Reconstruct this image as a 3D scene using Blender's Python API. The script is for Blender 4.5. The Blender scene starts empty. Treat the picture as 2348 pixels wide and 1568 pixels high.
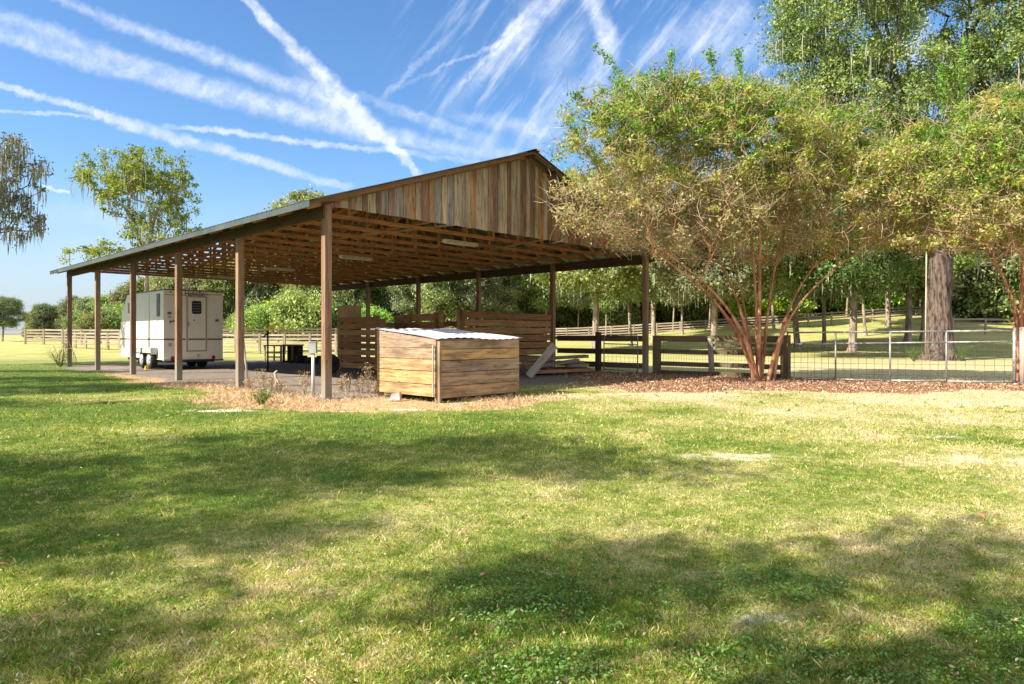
import bpy, math, random
import numpy as np
from mathutils import Vector, Matrix
random.seed(7)
RNG = np.random.default_rng(11)
sc = bpy.context.scene
C = sc.collection

# ------------------------------------------------------------------ camera
F = 1525.0; CX = 1174.0; HY = 768.0; EYE = 1.3         # focal length and horizon of the photograph (2348 px wide)
cd = bpy.data.cameras.new('camera'); cam = bpy.data.objects.new('camera', cd); C.objects.link(cam)
cam.location = (0, 0, EYE); cam.rotation_euler = (math.pi/2, 0, 0)
cd.sensor_width = 36; cd.lens = F/2348*36; cd.shift_y = -16/2348; cd.clip_end = 3000; cd.clip_start = 0.1
sc.camera = cam

def at(x, Y, y=None, z=None):
    X = (x-CX)/F*Y
    if z is None: z = EYE+(HY-y)/F*Y if y is not None else 0
    return np.array([X, Y, z])

# ------------------------------------------------------------------ numpy noise + terrain
def _h(ix, iy, s):
    n = (ix.astype(np.int64)*374761393 + iy.astype(np.int64)*668265263 + s*982451653) & 0xffffffff
    n = ((n ^ (n >> 13))*1274126177) & 0xffffffff
    return ((n ^ (n >> 16)) & 0xffff)/65535.0
def vnoise(x, y, s=0):
    x = np.asarray(x, float); y = np.asarray(y, float)
    ix = np.floor(x); iy = np.floor(y); fx = x-ix; fy = y-iy
    fx = fx*fx*(3-2*fx); fy = fy*fy*(3-2*fy)
    a = _h(ix, iy, s); b = _h(ix+1, iy, s); c = _h(ix, iy+1, s); d = _h(ix+1, iy+1, s)
    return (a*(1-fx)+b*fx)*(1-fy)+(c*(1-fx)+d*fx)*fy
def fbm(x, y, s=0, o=4):
    r = 0; a = .5; t = 0
    for k in range(o):
        r = r+a*vnoise(x*2**k, y*2**k, s+k*17); t += a; a *= .55
    return r/t
def ss(a, b, x):
    t = np.clip((np.asarray(x, float)-a)/(b-a), 0, 1); return t*t*(3-2*t)
def ground_z(x, y):
    x = np.asarray(x, float); y = np.asarray(y, float)
    return .8*ss(38, 100, y)+3.6*ss(34, 100, y)*ss(2, 52, x)

# ------------------------------------------------------------------ barn frame
P0 = np.array([-3.84, 13.77, 0.]); D1 = np.array([-.7208, .6931, 0.]); D2 = np.array([.6931, .7208, 0.])
UP = np.array([0, 0, 1.])
BAY = 4.1; SPAN = 12.04; LEN = BAY*5
def bp(t, s, z=0.): return P0+D1*t+D2*s+UP*z
def bt(x, y):
    dx = x-P0[0]; dy = y-P0[1]; return dx*D1[0]+dy*D1[1], dx*D2[0]+dy*D2[1]

def fence_y(x):   # line of the barn side fence and the pipe gate
    return np.interp(x, [1.6, 4.5, 8.0, 13.1, 18], [25.2, 22.45, 19.6, 17.5, 16.2])

def masks(x, y):
    """soil, straw, mulch, sand, dryness weights of the lawn at world x,y"""
    t, s = bt(x, y)
    n = fbm(x*.55, y*.55, 3)-.5; n2 = fbm(x*2.1, y*2.1, 9)-.5
    inb = ss(-.9, .1, s+n*1.6+n2*.6)*ss(-1.2, -.2, t+n*1.5)*(1-ss(12.0, 13.2, s+n*1.5))*(1-ss(20.5, 22.5, t+n*2))
    # straw skirt round the near posts and the box
    d = np.hypot((x+3.0)/3.6, (y-13.6)/2.6)
    straw = 1-ss(.75, 1.08, d+n*.9+n2*.35)
    straw = np.maximum(straw, ss(-1.5, -.6, s+n*1.4)*(1-ss(.4, 1.4, s))*(1-ss(8, 17, t+n*6))*ss(-2, 0, t))
    lo = 15.9+1.0*n*2+.35*np.sin(x*1.3)-.05*x
    mulch = ss(lo-.5, lo+.35, y+n2*1.6)*(1-ss(-.1, .7, y-fence_y(x)))*ss(1.4, 3.4, x+n*2)*(1-ss(19, 23, x))
    sand = np.zeros_like(np.asarray(x, float))
    for cx, cy, rx, ry, a in ((-4.9, 11.6, 1.1, .26, .62), (-1.75, 11.75, .5, .14, .75), (-3.0, 11.5, .32, .1, .7), (2.6, 7.2, 1.0, .28, .5),
                              (5.1, 6.9, 1.3, .45, .5), (5.4, 8.6, .9, .2, .5), (-1.1, 4.7, .5, .14, .35), (4.0, 4.8, .6, .2, .4),
                              (1.15, 3.05, .25, .1, .6), (.9, 14.4, .6, .12, .9), (2.6, 14.9, .8, .14, .8), (5, 14.6, .7, .1, .8), (2.0, 6.3, .5, .15, .5)):
        d = np.hypot((x-cx)/rx, (y-cy)/ry)+n2*1.8+(fbm(x*7, y*7, 66)-.5)*1.2
        sand = np.maximum(sand, a*(1-ss(.3, 1.5, d)))
    sand = np.maximum(sand, .28*ss(.69, .78, fbm(x*2.7, y*2.7, 101))*(1-ss(12, 16, y)))
    dry = np.clip(.43+.05*x+(fbm(x*.35, y*.35, 31)-.5)*1.1+(fbm(x*1.3, y*1.3, 41)-.5)*.8+.10*ss(9, 15, y)-.16*ss(4.2, 5.5, y)*(1-ss(11, 14, y))*(1-ss(-2, 4, x))-.10*(1-ss(2, 4, y))*ss(-3, 1, x), 0, 1)
    weed = np.zeros_like(sand)
    for cx, cy, rx, ry in ((.25, 3.4, .62, .42), (.1, 2.55, .5, .2), (1.5, 2.6, .9, .25), (1.35, 3.5, .5, .2), (2.3, 2.9, .6, .3)):
        weed = np.maximum(weed, 1-ss(.5, 1.15, np.hypot((x-cx)/rx, (y-cy)/ry)+n2*1.5))
    return inb, straw, mulch, sand, dry, weed

# ------------------------------------------------------------------ node helpers
def srgb(r, g, b):
    f = lambda c: (c/255/12.92) if c/255 <= .04045 else ((c/255+.055)/1.055)**2.4
    return (f(r), f(g), f(b), 1)
class NT:
    def __init__(s, nt): s.nt = nt; s.n = nt.nodes; s.l = nt.links
    def set(s, sock, v):
        if hasattr(v, 'is_linked') or isinstance(v, bpy.types.NodeSocket): s.l.new(v, sock)
        else:
            try: sock.default_value = v
            except Exception:
                sock.default_value = tuple(v)[:3]
    def math(s, op, a, b=0., c=0., clamp=False):
        n = s.n.new('ShaderNodeMath'); n.operation = op; n.use_clamp = clamp
        for i, v in enumerate((a, b, c)): s.set(n.inputs[i], v)
        return n.outputs[0]
    def mapr(s, v, a, b, c=0., d=1., smooth=True):
        n = s.n.new('ShaderNodeMapRange'); n.interpolation_type = 'SMOOTHSTEP' if smooth else 'LINEAR'; n.clamp = True
        for i, q in enumerate((v, a, b, c, d)): s.set(n.inputs[i], q)
        return n.outputs[0]
    def mix(s, f, a, b, mode='MIX'):
        n = s.n.new('ShaderNodeMix'); n.data_type = 'RGBA'; n.blend_type = mode
        s.set(n.inputs[0], f); s.set(n.inputs[6], a); s.set(n.inputs[7], b)
        return n.outputs[2]
    def noise(s, vec, scale, detail=3, rough=.55, col=False, dist=0):
        n = s.n.new('ShaderNodeTexNoise'); n.inputs['Scale'].default_value = scale
        n.inputs['Detail'].default_value = detail; n.inputs['Roughness'].default_value = rough; n.inputs['Distortion'].default_value = dist
        if vec is not None: s.l.new(vec, n.inputs['Vector'])
        return n.outputs[1 if col else 0]
    def attr(s, name, out='Color'):
        n = s.n.new('ShaderNodeAttribute'); n.attribute_name = name; return n.outputs[out]
    def sep(s, v):
        n = s.n.new('ShaderNodeSeparateXYZ'); s.l.new(v, n.inputs[0]); return n.outputs
    def comb(s, x, y, z):
        n = s.n.new('ShaderNodeCombineXYZ')
        for i, v in enumerate((x, y, z)): s.set(n.inputs[i], v)
        return n.outputs[0]
    def ramp(s, fac, stops, interp='LINEAR'):
        n = s.n.new('ShaderNodeValToRGB'); cr = n.color_ramp; cr.interpolation = interp
        while len(cr.elements) < len(stops): cr.elements.new(.5)
        for e, (p, c) in zip(cr.elements, stops):
            e.position = p; e.color = c if len(c) == 4 else (*c, 1)
        s.l.new(fac, n.inputs[0]); return n.outputs[0]
    def bump(s, h, strength, dist):
        n = s.n.new('ShaderNodeBump'); n.inputs['Strength'].default_value = strength; n.inputs['Distance'].default_value = dist
        s.l.new(h, n.inputs['Height']); return n.outputs[0]
    def pos(s):
        return s.n.new('ShaderNodeNewGeometry').outputs['Position']
    def objc(s):
        return s.n.new('ShaderNodeTexCoord').outputs['Object']
MATS = {}
def newmat(name):
    m = bpy.data.materials.new(name); m.use_nodes = True; MATS[name] = m
    t = NT(m.node_tree); b = t.n['Principled BSDF']; return m, t, b
def plain(name, col, rough=.6, metal=0., var=.12, scale=6, bump=0., spec=.4, rust=None):
    m, t, b = newmat(name)
    p = t.objc(); n = t.noise(p, scale, 4)
    c = t.mix(t.mapr(n, .3, .7, 0, 1), tuple(v*(1-var) for v in col[:3])+(1,), tuple(min(1, v*(1+var)) for v in col[:3])+(1,))
    if rust: c = t.mix(t.mapr(t.noise(p, scale*1.7, 5, .7), .58, .72, 0, .7), c, rust)
    t.set(b.inputs['Base Color'], c); b.inputs['Roughness'].default_value = rough; b.inputs['Metallic'].default_value = metal
    b.inputs['Specular IOR Level'].default_value = spec
    if bump: t.l.new(t.bump(t.noise(p, scale*6, 3), bump, .01), b.inputs['Normal'])
    return m
def wood(name, cols, rough=.85, dark=.45, knots=.5, stain=.35, moss=None, grain=16.):
    m, t, b = newmat(name)
    g = t.sep(t.attr('guv', 'Vector')); r = t.math('FRACT', t.math('MULTIPLY', g[2], 1.0))
    stops = [(i/len(cols), c) for i, c in enumerate(cols)]
    base = t.ramp(r, stops, 'CONSTANT')
    off = t.math('MULTIPLY', g[2], 91.7)
    v = t.comb(t.math('MULTIPLY', g[0], .9), t.math('MULTIPLY', g[1], grain), off)
    n1 = t.noise(v, 1.6, 5, .65, dist=.6)
    v2 = t.comb(t.math('MULTIPLY', g[0], 2.2), t.math('MULTIPLY', g[1], grain*5), off)
    n2 = t.noise(v2, 2.0, 2, .6)
    gr = t.math('ADD', t.math('MULTIPLY', n1, .7), t.math('MULTIPLY', n2, .3))
    k = t.mapr(gr, .32, .66, dark, 1.25)
    col = t.mix(1, base, t.comb(k, k, k), 'MULTIPLY')
    # stains that belong to the board
    v3 = t.comb(t.math('MULTIPLY', g[0], .8), t.math('MULTIPLY', g[1], 2.5), off)
    st = t.mapr(t.noise(v3, 1.3, 4, .6), .45, .75, 0, stain)
    col = t.mix(st, col, (.10, .075, .055, 1))
    if knots:
        vo = t.n.new('ShaderNodeTexVoronoi'); vo.inputs['Scale'].default_value = 1.0
        t.l.new(t.comb(t.math('MULTIPLY', g[0], 2.1), t.math('MULTIPLY', g[1], 6), off), vo.inputs['Vector'])
        kn = t.mapr(vo.outputs['Distance'], .05, .17, knots, 0)
        col = t.mix(kn, col, (.06, .03, .015, 1))
    if moss:
        mm = t.mapr(t.noise(v3, 2.6, 4, .6), .5, .68, 0, .6)
        col = t.mix(mm, col, moss)
    t.set(b.inputs['Base Color'], col); b.inputs['Roughness'].default_value = rough
    b.inputs['Specular IOR Level'].default_value = .25
    t.l.new(t.bump(gr, .6, .006), b.inputs['Normal'])
    return m
def leafmat(name, trans=.35, hue=0., tint=None, rough=.55, randobj=0.):
    m, t, b = newmat(name)
    c = t.attr('col')
    if randobj:
        oi = t.n.new('ShaderNodeObjectInfo'); hs = t.n.new('ShaderNodeHueSaturation')
        t.set(hs.inputs['Hue'], t.mapr(oi.outputs['Random'], 0, 1, .5-.035*randobj, .5+.03*randobj, False))
        rr = t.math('FRACT', t.math('MULTIPLY', oi.outputs['Random'], 7.31))
        t.set(hs.inputs['Value'], t.mapr(rr, 0, 1, 1-.35*randobj, 1+.35*randobj, False))
        t.set(hs.inputs['Saturation'], t.mapr(t.math('FRACT', t.math('MULTIPLY', oi.outputs['Random'], 3.77)), 0, 1, 1-.35*randobj, 1+.15*randobj, False))
        t.l.new(c, hs.inputs['Color']); c = hs.outputs[0]
    t.set(b.inputs['Base Color'], c); b.inputs['Roughness'].default_value = rough; b.inputs['Specular IOR Level'].default_value = .25
    tr = t.n.new('ShaderNodeBsdfTranslucent'); t.set(tr.inputs[0], t.mix(1, c, (1.25, 1.2, .6, 1), 'MULTIPLY'))
    mx = t.n.new('ShaderNodeMixShader'); mx.inputs[0].default_value = trans
    t.l.new(b.outputs[0], mx.inputs[1]); t.l.new(tr.outputs[0], mx.inputs[2])
    t.l.new(mx.outputs[0], t.n['Material Output'].inputs[0])
    return m

M_post = wood('post_wood', [(.27, .16, .09), (.24, .145, .085), (.30, .20, .12), (.22, .135, .08)], dark=.5, knots=.5)
def foot(m):
    t = NT(m.node_tree); b = t.n['Principled BSDF']; src = b.inputs['Base Color'].links[0].from_socket
    z = t.sep(t.pos())[2]; f = t.mapr(t.math('ADD', z, t.math('MULTIPLY', t.noise(t.pos(), 5, 4), .9)), .55, 1.5, .75, 0)
    t.l.new(t.mix(f, src, (.25, .235, .18, 1)), b.inputs['Base Color'])
foot(M_post)
M_truss = wood('truss_wood', [(.42, .20, .08), (.34, .16, .06), (.46, .25, .12), (.36, .18, .075)], dark=.55, stain=.25, knots=.4)
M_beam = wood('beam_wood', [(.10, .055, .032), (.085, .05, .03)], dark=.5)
M_purlin = wood('purlin_wood', [(.17, .09, .045), (.14, .075, .04)], dark=.5)
M_gable = wood('gable_wood', [(.30, .17, .10), (.34, .27, .18), (.24, .135, .08), (.31, .20, .12), (.40, .34, .24), (.20, .115, .07), (.34, .185, .08), (.27, .23, .18), (.28, .17, .11), (.38, .30, .18)], dark=.42, knots=.65, stain=.6, grain=11)
M_pen = wood('pen_wood', [(.38, .19, .08), (.31, .15, .065), (.43, .23, .10), (.24, .13, .06)], dark=.5)
M_box = wood('box_wood', [(.46, .28, .13), (.37, .25, .15), (.50, .31, .13), (.33, .235, .155), (.43, .29, .17)], dark=.38, stain=.75, knots=.6, grain=9)
M_ply = wood('plywood', [(.45, .30, .15)], dark=.8, knots=0, stain=.2, grain=4)
M_fence = wood('fence_wood', [(.17, .12, .065), (.14, .10, .055), (.19, .14, .08)], dark=.5, moss=(.12, .13, .05, 1))
M_fblack = wood('dark_fence_wood', [(.075, .05, .035), (.06, .04, .03)], dark=.5)
M_grey = wood('weathered_wood', [(.42, .36, .28), (.38, .33, .27), (.46, .39, .30)], dark=.6, stain=.3, grain=8)
M_pasture = wood('pasture_fence_wood', [(.34, .27, .20), (.40, .33, .25), (.30, .24, .18)], dark=.6, stain=.3)
M_lumber = wood('old_lumber', [(.25, .19, .13), (.30, .24, .18), (.22, .17, .12), (.34, .28, .20), (.40, .22, .10)], dark=.5)
M_white = plain('trailer_white', (.78, .71, .60), .35, 0, .04, 2)
M_trim = plain('trailer_trim', (.42, .36, .24), .4, 0, .06, 3)
M_strip = plain('dark_stripe', (.13, .10, .08), .5)
M_glass = plain('dark_glass', (.012, .016, .014), .2, 0, .1, spec=.2)
M_black = plain('black_steel', (.02, .02, .022), .5)
M_rubber = plain('rubber', (.018, .018, .018), .8)
M_red = plain('red_lens', (.55, .01, .01), .25)
M_amber = plain('amber_lens', (.25, .12, .03), .3)
M_steel = plain('galvanised_steel', (.30, .29, .28), .55, .5, .3, 9, rust=(.16, .10, .07, 1))
M_wire = plain('wire', (.10, .10, .09), .5, .5)
M_rim = plain('wheel_rim', (.55, .53, .5), .4, .3)
M_yellow = plain('yellow_paint', (.75, .50, .02), .45)
M_pvc = plain('pvc_white', (.55, .53, .48), .45)
M_util = plain('utility_grey', (.36, .37, .34), .45)
M_lamp = plain('fixture_white', (.80, .74, .60), .4)
M_conc = plain('concrete', (.42, .38, .33), .9, bump=.4)
M_sheet = plain('white_sheet_metal', (.66, .67, .70), .42, .3, .14, 3, rust=(.42, .36, .30, 1))
def roofmat(name, c1, c2, metal):
    m, t, b = newmat(name); p = t.objc(); n = t.noise(p, .8, 5, .6)
    t.set(b.inputs['Base Color'], t.mix(t.mapr(n, .35, .7), c1, c2)); b.inputs['Metallic'].default_value = metal; b.inputs['Roughness'].default_value = .42
    return m
M_roof = roofmat('roof_metal', (.045, .055, .045, 1), (.085, .095, .08, 1), 0)
M_under = roofmat('roof_underside', (.20, .22, .18, 1), (.32, .33, .28, 1), .85)
def bark(name, c1, c2, sc_=9, strength=.8):
    m, t, b = newmat(name); p = t.objc(); s = t.sep(p)
    v = t.comb(s[0], s[1], t.math('MULTIPLY', s[2], .22))
    n = t.noise(v, sc_, 5, .65)
    c = t.mix(t.mapr(n, .34, .66), c1, c2)
    t.set(b.inputs['Base Color'], c); b.inputs['Roughness'].default_value = .9; b.inputs['Specular IOR Level'].default_value = .2
    t.l.new(t.bump(n, strength, .04), b.inputs['Normal']); return m
M_crapebark = bark('crape_bark', (.26, .10, .05, 1), (.62, .34, .19, 1), 7, .5)
M_oakbark = bark('oak_bark', (.025, .018, .015, 1), (.17, .125, .10, 1), 9, 1)
M_palebark = bark('pale_bark', (.16, .12, .09, 1), (.42, .34, .27, 1), 5, .8)
M_twig = plain('dry_twig', (.34, .26, .16), .9, 0, .2)
M_leaf = leafmat('crape_leaf', .4)
M_oakleaf = leafmat('oak_leaf', .25)
M_bgleaf = leafmat('wood_leaf', .3, randobj=1.)
M_moss = leafmat('moss', .25)
M_dryleaf = leafmat('dry_leaf', .15)
M_grass = leafmat('grass_blade', .38, rough=.6)

# ------------------------------------------------------------------ mesh builder
def wl(o):
    v = Vector((0, 0, 0))
    while o: v += o.location; o = o.parent
    return v
def link(name, me, parent=None, loc=None):
    o = bpy.data.objects.new(name, me); C.objects.link(o)
    if parent is not None: o.parent = parent
    if loc is not None: o.location = loc
    return o
def tag(o, label=None, cat=None, group=None, kind=None):
    if label: o['label'] = label
    if cat: o['category'] = cat
    if group: o['group'] = group
    if kind: o['kind'] = kind
    return o
def thing(name, label, cat, loc=(0, 0, 0), group=None, rz=0):
    o = bpy.data.objects.new(name, None); C.objects.link(o); o.location = tuple(float(v) for v in loc); o.rotation_euler = (0, 0, rz)
    o.empty_display_size = .2
    return tag(o, label, cat, group)
def np_mesh(name, V, idx, n, mat, col=None, guv=None, smooth=False):
    me = bpy.data.meshes.new(name); V = np.ascontiguousarray(V, np.float32); idx = np.ascontiguousarray(idx, np.int32).ravel()
    me.vertices.add(len(V)); me.vertices.foreach_set('co', V.ravel())
    nf = len(idx)//n; me.loops.add(len(idx)); me.loops.foreach_set('vertex_index', idx)
    me.polygons.add(nf); me.polygons.foreach_set('loop_start', np.arange(nf, dtype=np.int32)*n)
    try: me.polygons.foreach_set('loop_total', np.full(nf, n, np.int32))
    except Exception: pass
    if smooth: me.polygons.foreach_set('use_smooth', np.ones(nf, bool))
    if col is not None:
        a = me.attributes.new('col', 'FLOAT_COLOR', 'POINT'); c = np.ones((len(V), 4), np.float32); c[:, :3] = col; a.data.foreach_set('color', c.ravel())
    if guv is not None:
        a = me.attributes.new('guv', 'FLOAT_VECTOR', 'POINT'); a.data.foreach_set('vector', np.ascontiguousarray(guv, np.float32).ravel())
    me.materials.append(mat); me.update(calc_edges=True); return me
class MB:
    def __init__(s): s.v = []; s.f = []; s.g = []; s.sm = []
    def hexa(s, p, rnd=None, smooth=False):
        """p: 8 corners, 0-3 bottom ring, 4-7 top ring; grain runs along the longest side"""
        p = [np.asarray(q, float) for q in p]
        if rnd is None: rnd = random.random()
        e = [p[1]-p[0], p[3]-p[0], p[4]-p[0]]; L = [np.linalg.norm(q) for q in e]; k = int(np.argmax(L))
        ax = e[k]/L[k]; oth = [e[j]/max(L[j], 1e-6) for j in range(3) if j != k]
        u0 = random.random()*40
        for q in ((0, 3, 2, 1), (4, 5, 6, 7), (0, 1, 5, 4), (1, 2, 6, 5), (2, 3, 7, 6), (3, 0, 4, 7)):
            b = len(s.v); nrm = np.cross(p[q[1]]-p[q[0]], p[q[2]]-p[q[0]])
            nl = np.linalg.norm(nrm); nrm = nrm/nl if nl > 1e-9 else UP
            d = [abs(nrm@o) for o in oth]; ac = oth[0] if d[0] < d[1] else oth[1]
            for i in q:
                w = p[i]-p[0]
                s.v.append(p[i]); s.g.append((w@ax+u0, w@ac+u0*.37, rnd))
            s.f.append((b, b+1, b+2, b+3)); s.sm.append(smooth)
        return s
    def box(s, c, a, b, h, rnd=None):
        """centre c, full edge vectors a, b, h"""
        c = np.asarray(c, float); a = np.asarray(a, float)/2; b = np.asarray(b, float)/2; h = np.asarray(h, float)/2
        if np.cross(a, b)@h < 0: a = -a
        return s.hexa([c-a-b-h, c+a-b-h, c+a+b-h, c-a+b-h, c-a-b+h, c+a-b+h, c+a+b+h, c-a+b+h], rnd)
    def beam(s, p, q, w, h, up=UP, rnd=None):
        """bar from p to q, w wide across, h deep along up"""
        p = np.asarray(p, float); q = np.asarray(q, float); d = q-p; L = np.linalg.norm(d); d = d/L
        sd = np.cross(d, up); sd /= np.linalg.norm(sd); u = np.cross(sd, d)
        return s.box((p+q)/2, d*L, sd*w, u*h, rnd)
    def tube(s, pts, rad, n=8, cap=True, smooth=True, rnd=None):
        pts = [np.asarray(p, float) for p in pts]; rad = rad if hasattr(rad, '__len__') else [rad]*len(pts)
        if rnd is None: rnd = random.random()
        b0 = len(s.v); L = 0; ref = None
        for i, p in enumerate(pts):
            d = pts[min(i+1, len(pts)-1)]-pts[max(i-1, 0)]; d = d/np.linalg.norm(d)
            if ref is None: ref = np.cross(d, (0, 0, 1.) if abs(d[2]) < .9 else (1., 0, 0))
            a = ref-d*(ref@d); a /= np.linalg.norm(a); ref = a; b = np.cross(d, a)
            if i: L += np.linalg.norm(p-pts[i-1])
            for k in range(n):
                th = 2*math.pi*k/n; s.v.append(p+(a*math.cos(th)+b*math.sin(th))*rad[i]); s.g.append((L, rad[i]*th, rnd))
        for i in range(len(pts)-1):
            for k in range(n):
                a = b0+i*n+k; b = b0+i*n+(k+1) % n
                s.f.append((a, b, b+n, a+n)); s.sm.append(smooth)
        if cap:
            s.f.append(tuple(b0+k for k in range(n))[::-1]); s.sm.append(False)
            e = b0+(len(pts)-1)*n; s.f.append(tuple(e+k for k in range(n))); s.sm.append(False)
        return s
    def lathe(s, c, ax, prof, n=20):
        """profile (r, h) along the axis"""
        c = np.asarray(c, float); ax = np.asarray(ax, float); ax = ax/np.linalg.norm(ax)
        return s.tube([c+ax*(h+1e-5*i) for i, (r, h) in enumerate(prof)], [max(r, 1e-4) for r, h in prof], n, True)
    def build(s, name, mat, parent=None):
        me = bpy.data.meshes.new(name); off = np.array(wl(parent)) if parent is not None else np.zeros(3)
        V = np.array(s.v, float)-off
        me.from_pydata(V.tolist(), [], s.f)
        a = me.attributes.new('guv', 'FLOAT_VECTOR', 'POINT'); a.data.foreach_set('vector', np.array(s.g, np.float32).ravel())
        me.polygons.foreach_set('use_smooth', s.sm); me.materials.append(mat); me.update()
        return link(name, me, parent)
    def solo(s, name, mat, label, cat, group=None):
        """one mesh that is a whole thing: origin at its base centre"""
        V = np.array(s.v, float); o0 = np.array([(V[:, 0].min()+V[:, 0].max())/2, (V[:, 1].min()+V[:, 1].max())/2, V[:, 2].min()])
        s.v = list(V-o0); o = s.build(name, mat); o.location = tuple(o0); return tag(o, label, cat, group)

# ================================================================== GROUND
def build_ground():
    ys = np.concatenate([np.linspace(-12, 1.6, 18), np.linspace(2, 27, 260)[0:], np.geomspace(27.5, 125, 60), np.geomspace(140, 1500, 14)])
    xs = np.concatenate([-np.geomspace(1500, 30, 14), np.linspace(-28, -16, 25), np.linspace(-15.9, 17.9, 300), np.linspace(18.3, 34, 30), np.geomspace(36, 1500, 24)])
    X, Y = np.meshgrid(xs, ys); x = X.ravel(); y = Y.ravel()
    inb, straw, mulch, sand, dry, weed = masks(x, y)
    z = ground_z(x, y)+(fbm(x*.9, y*.9, 77)-.5)*.035*(1-ss(30, 60, y))+mulch*.03*(fbm(x*3, y*3, 5))
    z += .05*ss(-1.6, -.2, bt(x, y)[1])*(1-ss(.3, 1.5, bt(x, y)[1]))*(1-ss(18, 22, bt(x, y)[0]))*ss(-1, 0, bt(x, y)[0])*0
    z -= .02
    nx = len(xs); ny = len(ys)
    i = (np.arange(ny-1)[:, None]*nx+np.arange(nx-1)[None, :]).ravel()
    idx = np.stack([i, i+1, i+nx+1, i+nx], 1)
    m, t, b = newmat('ground'); p = t.pos()
    W1 = t.attr('w1'); W2 = t.attr('w2'); s1 = t.n.new('ShaderNodeSeparateColor'); t.l.new(W1, s1.inputs[0]); s2 = t.n.new('ShaderNodeSeparateColor'); t.l.new(W2, s2.inputs[0])
    n_f = t.noise(p, 28, 4, .7); n_m = t.noise(p, 5, 4, .6); n_l = t.noise(p, .28, 5, .7)
    # lawn thatch: green to straw
    dryn = t.math('ADD', s2.outputs[1], t.math('MULTIPLY', t.math('SUBTRACT', n_m, .5), .9))
    g = t.ramp(dryn, [(0, (.09, .14, .025)), (.35, (.20, .23, .05)), (.6, (.34, .31, .12)), (.85, (.44, .36, .20)), (1, (.52, .43, .27))])
    k = t.mapr(n_f, .3, .7, .55, 1.3); g = t.mix(1, g, t.comb(k, k, k), 'MULTIPLY')
    far = t.mapr(t.sep(p)[1], 20, 45)
    farcol = t.ramp(t.math('ADD', t.math('MULTIPLY', n_l, .75), t.math('MULTIPLY', n_m, .35)), [(.34, (.13, .17, .035)), (.46, (.24, .27, .07)), (.56, (.36, .34, .12)), (.7, (.44, .34, .18))])
    g = t.mix(far, g, farcol)
    soil = t.ramp(t.math('ADD', t.math('MULTIPLY', n_m, .6), t.math('MULTIPLY', n_f, .4)), [(.3, (.13, .105, .085)), (.55, (.24, .20, .165)), (.75, (.34, .28, .22))])
    straw_c = t.ramp(t.math('ADD', t.math('MULTIPLY', n_m, .5), t.math('MULTIPLY', n_f, .5)), [(.3, (.24, .13, .07)), (.5, (.42, .27, .15)), (.7, (.56, .42, .26))])
    mulch_c = t.ramp(t.math('ADD', t.math('MULTIPLY', n_m, .4), t.math('MULTIPLY', n_f, .6)), [(.32, (.11, .06, .04)), (.5, (.26, .15, .09)), (.68, (.42, .29, .19))])
    sand_c = t.ramp(n_f, [(.3, (.48, .40, .31)), (.7, (.70, .62, .50))])
    def ov(c, w, c2, sharp=.22):
        f = t.mapr(t.math('ADD', w, t.math('MULTIPLY', t.math('SUBTRACT', n_m, .5), .9)), .5-sharp, .5+sharp)
        f = t.math('MULTIPLY', f, t.mapr(w, .02, .15)); return t.mix(f, c, c2)
    c = ov(g, s1.outputs[1], straw_c); c = ov(c, s1.outputs[0], soil); c = ov(c, s1.outputs[2], mulch_c); c = ov(c, s2.outputs[0], sand_c, .15)
    t.set(b.inputs['Base Color'], c); b.inputs['Roughness'].default_value = .95; b.inputs['Specular IOR Level'].default_value = .1
    t.l.new(t.bump(t.math('ADD', n_f, t.math('MULTIPLY', n_m, 1.5)), .7, .03), b.inputs['Normal'])
    me = np_mesh('ground', np.stack([x, y, z], 1), idx, 4, m, smooth=True)
    for nm, cols in (('w1', (inb, straw, mulch)), ('w2', (sand, dry, weed))):
        a = me.attributes.new(nm, 'FLOAT_COLOR', 'POINT'); cc = np.ones((len(x), 4), np.float32)
        for q in range(3): cc[:, q] = cols[q]
        a.data.foreach_set('color', cc.ravel())
    o = link('ground', me); tag(o, kind='structure')
build_ground()

# ------------------------------------------------------------------ grass blades
def blades(x, y, h, w, lean, col, z0=None):
    n = len(x); z = ground_z(x, y)-.01 if z0 is None else z0
    az = RNG.uniform(0, 2*math.pi, n); fa = RNG.uniform(0, 2*math.pi, n)
    ca, sa = np.cos(az), np.sin(az); hx = np.cos(fa)*w/2; hy = np.sin(fa)*w/2
    hor = h*np.sin(lean); ver = h*np.cos(lean)
    V = np.empty((n, 4, 3), np.float32)
    V[:, 0] = np.stack([x-hx, y-hy, z], 1); V[:, 1] = np.stack([x+hx, y+hy, z], 1)
    V[:, 2] = np.stack([x+ca*hor*.45+hx*.8, y+sa*hor*.45+hy*.8, z+ver*.62], 1)
    V[:, 3] = np.stack([x+ca*hor, y+sa*hor, z+ver], 1)
    i = np.arange(n)*4; idx = np.stack([i, i+1, i+2, i+3], 1)
    return V.reshape(-1, 3), idx, np.repeat(col, 4, 0)
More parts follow.
